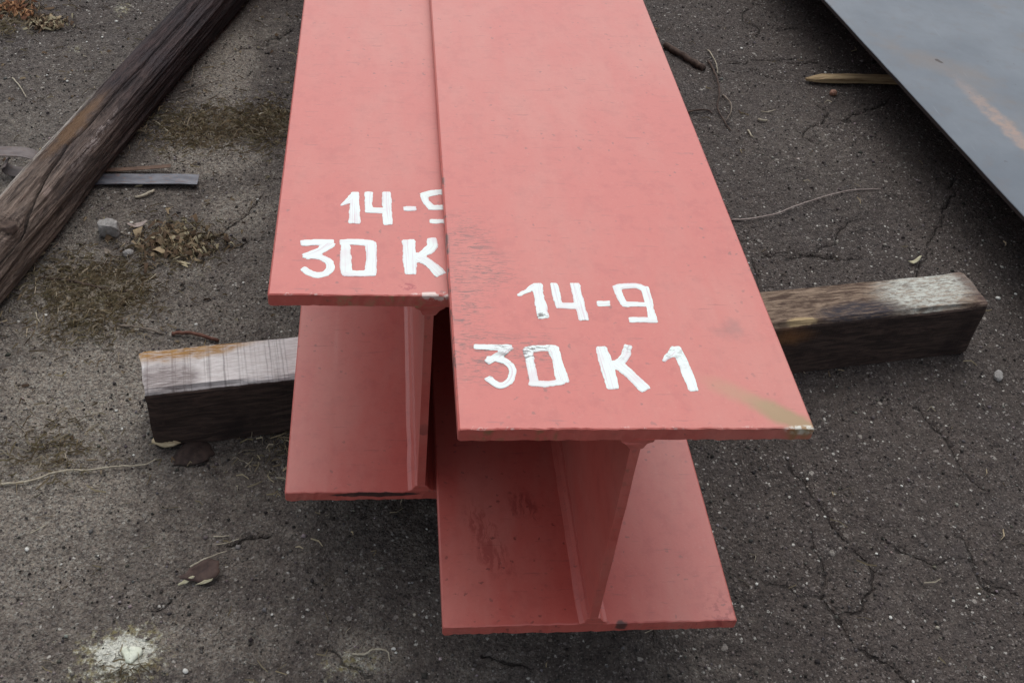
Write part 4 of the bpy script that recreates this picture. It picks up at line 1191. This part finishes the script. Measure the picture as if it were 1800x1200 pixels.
x, y = D['rubble'][0]
place_mesh('concrete_lump', stone_mesh('concrete_lump', (0.0175, 0.0135, 0.0165), 5, 3, 0.85, 0.85), M['concrete'], x, y + 0.006, 0.12, 0.011, 'squarish grey concrete lump beside the dark log', 'concrete lump')
S = D['spots']
place_mesh('pebble', stone_mesh('pebble', (0.0085, 0.0075, 0.009), 8, 2, 0.8), M['acorn'], *S['acorn'], 0.3, 0.005, 'rusty red pebble just below the split lath', 'pebble')
place_mesh('stone', stone_mesh('stone', (0.009, 0.007, 0.009), 9, 2, 0.6), M['concrete'], *S['stone2'], 0.6, 0.003, 'small grey stone between the mossy patch and the leaf litter', 'stone')
place_mesh('stone', stone_mesh('stone', (0.007, 0.012, 0.009), 12, 2, 0.55, 0.5), M['concrete'], *S['pale1'], -0.5, 0.003, 'pale angular stone below the right end of the timber', 'stone')
peb = [stone_mesh('white_pebble', (0.5, 0.42, 0.45), 20 + k, 2, 0.7) for k in range(5)]
for me in peb:
    me.materials.append(M['white_stone'])
ZONES = [
 (lambda x, y: x < -0.62 and y > 1.0, 'small white pebble on the dirt beyond the dark log', 'white pebbles beyond the log'),
 (lambda x, y: x < -0.2 and y > 0.90, 'small white pebble between the flat steel strip and the rear beam', None),
 (lambda x, y: x < -0.2 and y > 0.55, 'small white pebble round the mossy patch between log and timber', 'white pebbles round the moss'),
 (lambda x, y: x < -0.2 and y > 0.29, 'small white pebble beside the left end of the timber', 'white pebbles beside the timber end'),
 (lambda x, y: x < -0.2 and y > 0.13, 'white pebble level with the dead leaf on the dusty ground', 'white pebbles near the dead leaf'),
 (lambda x, y: x < 0.0, 'small white pebble along the bottom edge of the ground near the straw and lime', 'white pebbles near the straw'),
 (lambda x, y: y > 1.2, 'small white pebble on the asphalt between front beam and split lath', 'white pebbles near the split lath'),
 (lambda x, y: y > 0.45 and x > 0.5, 'small white pebble in front of the plate beside the right timber end', 'white pebbles at the right timber end'),
 (lambda x, y: True, 'small white pebble on the dark cracked asphalt at the lower right', 'white pebbles on the cracked asphalt'),
]
for i, ((x, y), w) in enumerate(D['pebbles']):
    for test, lab, grp in ZONES:
        if test(x, y):
            break
    place_mesh('pebble', peb[i % 5], None, x, y, rng.uniform(0, 6.3), w * 0.10 + 0.001, lab, 'pebble', grp or 'white pebbles by the rear beam', scale=w * 0.85)

# split lath sticking out from under the plate
def lath():
    a, c = Vector(S['lath0']), Vector(S['lath1'])
    d = (c - a); L = d.length + 0.55; d.normalize()
    n = Vector((-d.y, d.x))
    bm = bmesh.new(); rows = []
    for i in range(40):
        u = i / 39
        s = u * L
        w = 0.0125 * min(1, 0.25 + (s / 0.05) ** 0.7) * (1 + 0.18 * (vnoise(np.array([s * 40]), np.array([.5]), 5)[0] - .5))
        hgt = 0.013 * min(1, 0.35 + s / 0.08)
        p = a + d * s + n * (0.004 * math.sin(s * 14))
        row = []
        for (ow, oz) in ((-1, 0.0), (-0.96, 0.8), (-0.5, 1.0), (0.4, 0.96), (0.95, 0.7), (1, 0.0)):
            z = gz(p.x, p.y) + 0.0015 + oz * hgt + (rng.uniform(-1, 1) * 0.0007 if oz else 0)
            q = p + n * (ow * w)
            row.append(bm.verts.new((q.x, q.y, z + 0.004 * (1 - u))))
        rows.append(row)
    for i in range(39):
        for k in range(6):
            bm.faces.new([rows[i][k], rows[i][(k + 1) % 6], rows[i + 1][(k + 1) % 6], rows[i + 1][k]])
    bm.faces.new(rows[0]); bm.faces.new(rows[-1])
    bm.transform(Matrix.Translation((-a.x, -a.y, 0)))
    o = bm_obj('lath', bm, M['lath'])
    o.location = (a.x, a.y, 0)
    tag(o, 'split yellowish wood lath with a pointed end sticking out from under the plate', 'lath')
lath()

def flake(name, outline, thick, mat, loc, rz, label, cat, curl=0.0, seed=1, rings=3, dome=0.0, parent=None, tilt=(0, 0)):
    # a thin, slightly curled piece with a ragged outline: two skins and a rim
    r = random.Random(seed)
    bm = bmesh.new()
    n = len(outline)
    def zf(x, y): return curl * (x * x * 30 + y * abs(y) * 20) + dome
    layers = []
    for side in (1, 0):
        R = []
        for k in range(rings + 1):
            s = 1 - k / (rings + 0.6)
            ring_ = []
            for (ox, oy) in outline:
                x_, y_ = ox * s, oy * s
                z = zf(x_, y_) + (thick if side else 0) * (1 if k else 0.6) + (r.uniform(-1, 1) * thick * 0.25 if side else 0)
                ring_.append(bm.verts.new((x_, y_, z)))
            R.append(ring_)
        layers.append(R)
        for k in range(rings):
            for i in range(n):
                bm.faces.new([R[k][i], R[k][(i + 1) % n], R[k + 1][(i + 1) % n], R[k + 1][i]])
        bm.faces.new(R[rings])
    for i in range(n):
        bm.faces.new([layers[0][0][i], layers[0][0][(i + 1) % n], layers[1][0][(i + 1) % n], layers[1][0][i]])
    o = bm_obj(name, bm, mat, parent, True)
    o.location = loc
    o.rotation_euler = (tilt[0], tilt[1], rz)
    if label:
        tag(o, label, cat)
    return o

def oval(a, b, n=18, seed=1, jag=0.12, point=0.0):
    r = random.Random(seed)
    out = []
    for k in range(n):
        t = 2 * math.pi * k / n
        s = 1 + jag * r.uniform(-1, 1)
        c = math.cos(t)
        out.append((a * c * s, b * math.sin(t) * s * (1 - point * max(0, -c))))
    return out

lc = D['lime_crust']
cx = sum(p[0] for p in lc) / len(lc); cy = sum(p[1] for p in lc) / len(lc)
flake('lime_crust', [(p[0] - cx, p[1] - cy) for p in lc], 0.0035, M['lime'], (cx, cy, gz(cx, cy) + 0.0035), 0, 'heart shaped white lime crust on the ground at the lower left', 'lime crust', seed=4)

x, y = S['leaf']
t = thing('dead_leaf', (x, y, gz(x, y) + 0.003), 0.35, 'curled brown dead leaf with a pale turned-up edge on the bare ground', 'leaf')
flake('blade', oval(0.023, 0.0145, 22, 3, 0.13, 0.75), 0.0010, M['leaf'], (0, 0, 0.004), 0, None, None, curl=0.30, seed=5, parent=t, tilt=(0.12, -0.05))
flake('turned_edge', oval(0.0095, 0.0026, 12, 6, 0.25, 0.4), 0.0008, M['leaf_pale'], (-0.0185, -0.005, 0.004), 0.25, None, None, curl=0.5, seed=7, parent=t, tilt=(0.5, 0))
flake('turned_edge', oval(0.0095, 0.0020, 12, 8, 0.25, 0.4), 0.0008, M['leaf_pale'], (0.001, -0.0145, 0.005), 0.0, None, None, curl=0.5, seed=9, parent=t, tilt=(0.6, 0))
p = tube('stalk', [(x - 0.012, y + 0.004), (x + 0.006, y + 0.014), (x + 0.026, y + 0.026)], 0.0022, M['straw'], lift=0.004, seed=11)
p.data.transform(Matrix.Rotation(-0.35, 4, 'Z') @ Matrix.Translation(-t.location)); p.data.transform(Matrix.Translation((0, 0, 0.010))); p.parent = t
x, y = S['bark']
flake('bark_piece', oval(0.030, 0.022, 20, 13, 0.14, 0.3), 0.004, M['bark'], (x + 0.004, y + 0.004, gz(x, y) + 0.004), 0.7, 'dark curved bark piece on the ground at the foot of the timber', 'bark', curl=-0.35, seed=14, tilt=(0.12, 0.15))
x, y = S['sliver']
flake('wood_sliver', oval(0.0160, 0.0065, 16, 15, 0.16, -0.3), 0.004, M['fresh_wood'], (x + 0.003, y - 0.002, gz(x, y) + 0.006), -0.10, 'fresh pale wood sliver at the lower left corner of the timber', 'wood sliver', curl=0.3, seed=16, tilt=(0.25, 0.05))
x, y = S['chip']
flake('wood_chip', oval(0.0155, 0.0035, 14, 17, 0.25, 0.2), 0.0018, M['leaf_pale'], (x, y, gz(x, y) + 0.003), 0.45, 'pale twisted wood chip behind the right end of the timber', 'wood chip', curl=1.0, seed=18)
x, y = S['leaf2']
flake('dead_leaf', oval(0.016, 0.0055, 14, 19, 0.15, 0.3), 0.0010, M['wire'], (x - 0.002, y + 0.003, gz(x, y) + 0.004), 0.2, 'narrow pinkish dry leaf between the concrete lump and the leaf litter', 'leaf', curl=0.8, seed=20)
x, y = S['stem']
flake('dead_leaf', oval(0.0075, 0.0045, 12, 21, 0.1, 0.4), 0.0008, M['twig_grey'], (x - 0.003, y + 0.012, gz(x, y) + 0.005), -0.9, 'small round grey leaf on the fine stem over the moss', 'leaf', curl=0.8, seed=22)

# ------------------------------------------------------------------ loose litter (uncountable)
def scatter_quads(name, centres, lens, widths, heights, yaw, tints, curl):
    # each blade: three rows of two points, bent upwards in the middle
    n = len(centres)
    d = np.stack([np.cos(yaw), np.sin(yaw)], 1); nn = np.stack([-np.sin(yaw), np.cos(yaw)], 1)
    gzv = ground_low(centres[:, 0], centres[:, 1])
    V = np.zeros((n, 6, 3))
    for r, (s, h) in enumerate(((-0.5, 0.15), (0.05, 1.0), (0.5, 0.35))):
        bend = nn * (curl * (s * s))[:, None]
        c = centres + d * (lens * s)[:, None] + bend
        ww = widths * (1.0 if r == 1 else 0.55)
        for k, sg in enumerate((-1, 1)):
            V[:, r * 2 + k, :2] = c + nn * (ww * sg / 2)[:, None]
            V[:, r * 2 + k, 2] = gzv + 0.0015 + heights * h + (0.0010 * sg)
    base = np.arange(n)[:, None] * 6
    Q = np.concatenate([base + np.array([[0, 1, 3, 2]]), base + np.array([[2, 3, 5, 4]])], 0)
    me = np_mesh(name, V.reshape(-1, 3), Q)
    cattr(me, 'tint', np.repeat(tints, 6, 0))
    return tag(link(name, me, M['tint'], smooth=True), kind='stuff')

def in_patches(lst, n):
    w = np.array([p[2] * p[3] * p[4] for p in lst]); w /= w.sum()
    k = nrg.choice(len(lst), n, p=w)
    A = np.array(lst)[k]
    return np.stack([A[:, 0] + nrg.normal(0, 0.55, n) * A[:, 2], A[:, 1] + nrg.normal(0, 0.55, n) * A[:, 3]], 1)

n = 5600
c = in_patches(D['moss'], n)
pal = np.array([(0.40, 0.325, 0.20), (0.50, 0.42, 0.28), (0.30, 0.235, 0.15), (0.62, 0.54, 0.40), (0.33, 0.28, 0.16)])
t_ = pal[nrg.integers(0, 5, n)] * nrg.uniform(0.6, 1.1, (n, 1))
scatter_quads('dry_grass', c, nrg.gamma(3, 0.0032, n) + 0.003, nrg.uniform(0.0005, 0.0011, n), nrg.uniform(0.0005, 0.008, n), nrg.uniform(0, 6.3, n), t_, nrg.normal(0, 0.012, n))
n = 900
c = np.stack([nrg.uniform(-1.1, 1.3, n), nrg.uniform(-0.05, 1.9, n)], 1)
c = c[(c[:, 0] < -0.1) | (nrg.uniform(0, 1, n) < 0.3)]
n = len(c)
t_ = pal[nrg.integers(0, 4, n)] * nrg.uniform(0.7, 1.5, (n, 1))
scatter_quads('dry_grass', c, nrg.gamma(3, 0.004, n) + 0.004, nrg.uniform(0.0005, 0.0011, n), nrg.uniform(0.0003, 0.003, n), nrg.uniform(0, 6.3, n), t_, nrg.normal(0, 0.02, n))

lit = []
for key, rx, ry, k in (('litter1', 0.034, 0.024, 150), ('litter2', 0.040, 0.030, 130), ('litter3', 0.060, 0.042, 190)):
    x, y = S[key]
    lit.append(np.stack([x + nrg.normal(0, 0.6, k) * rx, y + nrg.normal(0, 0.6, k) * ry], 1))
# a thin tail from the farthest clump, and strays along the log
lit.append(np.stack([nrg.uniform(-0.93, -0.89, 40), 1.515 + nrg.normal(0, 0.006, 40)], 1))
k = 420
lit.append(np.stack([nrg.uniform(-1.0, -0.25, k), nrg.uniform(0.3, 1.7, k)], 1))
c = np.concatenate(lit)
n = len(c)
pal2 = np.array([(0.27, 0.20, 0.12), (0.16, 0.105, 0.062), (0.36, 0.28, 0.175), (0.12, 0.078, 0.05), (0.42, 0.37, 0.24)])
t_ = pal2[nrg.integers(0, 5, n)] * nrg.uniform(0.6, 1.1, (n, 1))
near2 = np.hypot(c[:, 0] - S['litter2'][0], c[:, 1] - S['litter2'][1]) < 0.055
t_[near2] *= np.array([1.15, 0.72, 0.55])
hh = nrg.uniform(0.001, 0.006, n); hh[:-k] += nrg.uniform(0, 0.008, n - k)
scatter_quads('leaf_litter', c, np.where(np.arange(n) < n - k, 1.0, 0.6) * (0.004 + nrg.gamma(2.0, 0.0045, n)), np.where(np.arange(n) < n - k, 1.0, 0.5) * (0.0015 + nrg.gamma(1.5, 0.0022, n)), hh, nrg.uniform(0, 6.3, n), t_, nrg.normal(0, 0.02, n))

# loose grit: eight-faced grains pressed into the surface
n = 26000
c = np.stack([nrg.uniform(-1.1, 1.4, n), nrg.uniform(-0.08, 1.9, n)], 1)
size = 0.0008 + nrg.gamma(1.6, 0.00042, n)
gzv = ground_low(c[:, 0], c[:, 1])
gzv += (fbm(c[:, 0] * 70, c[:, 1] * 70, 23, 3, 0.6) - 0.5) * 0.0042
octa = np.array([(1, 0, 0), (0, 1, 0), (-1, 0, 0), (0, -1, 0), (0, 0, 0.8), (0, 0, -0.8)], float)
V = octa[None] * size[:, None, None] * nrg.uniform(0.65, 1.35, (n, 6, 3))
a = nrg.uniform(0, 6.3, n); ca, sa = np.cos(a)[:, None], np.sin(a)[:, None]
vx = V[..., 0] * ca - V[..., 1] * sa; vy = V[..., 0] * sa + V[..., 1] * ca
V = np.stack([vx + c[:, :1], vy + c[:, 1:], V[..., 2] + (gzv + size * 0.25 + 0.0004)[:, None]], -1)
F = np.array([(0, 1, 4), (1, 2, 4), (2, 3, 4), (3, 0, 4), (1, 0, 5), (2, 1, 5), (3, 2, 5), (0, 3, 5)])
me = np_mesh('grit', V.reshape(-1, 3), tris=(np.arange(n)[:, None, None] * 6 + F[None]).reshape(-1, 3))
lum = np.clip(nrg.gamma(1.3, 0.095, n), 0.02, 0.75)
t_ = lum[:, None] * np.array([[1.0, 0.91, 0.86]]) * nrg.uniform(0.9, 1.1, (n, 3))
cattr(me, 'tint', np.repeat(t_, 6, 0))
tag(link('grit', me, M['tint']), kind='stuff')
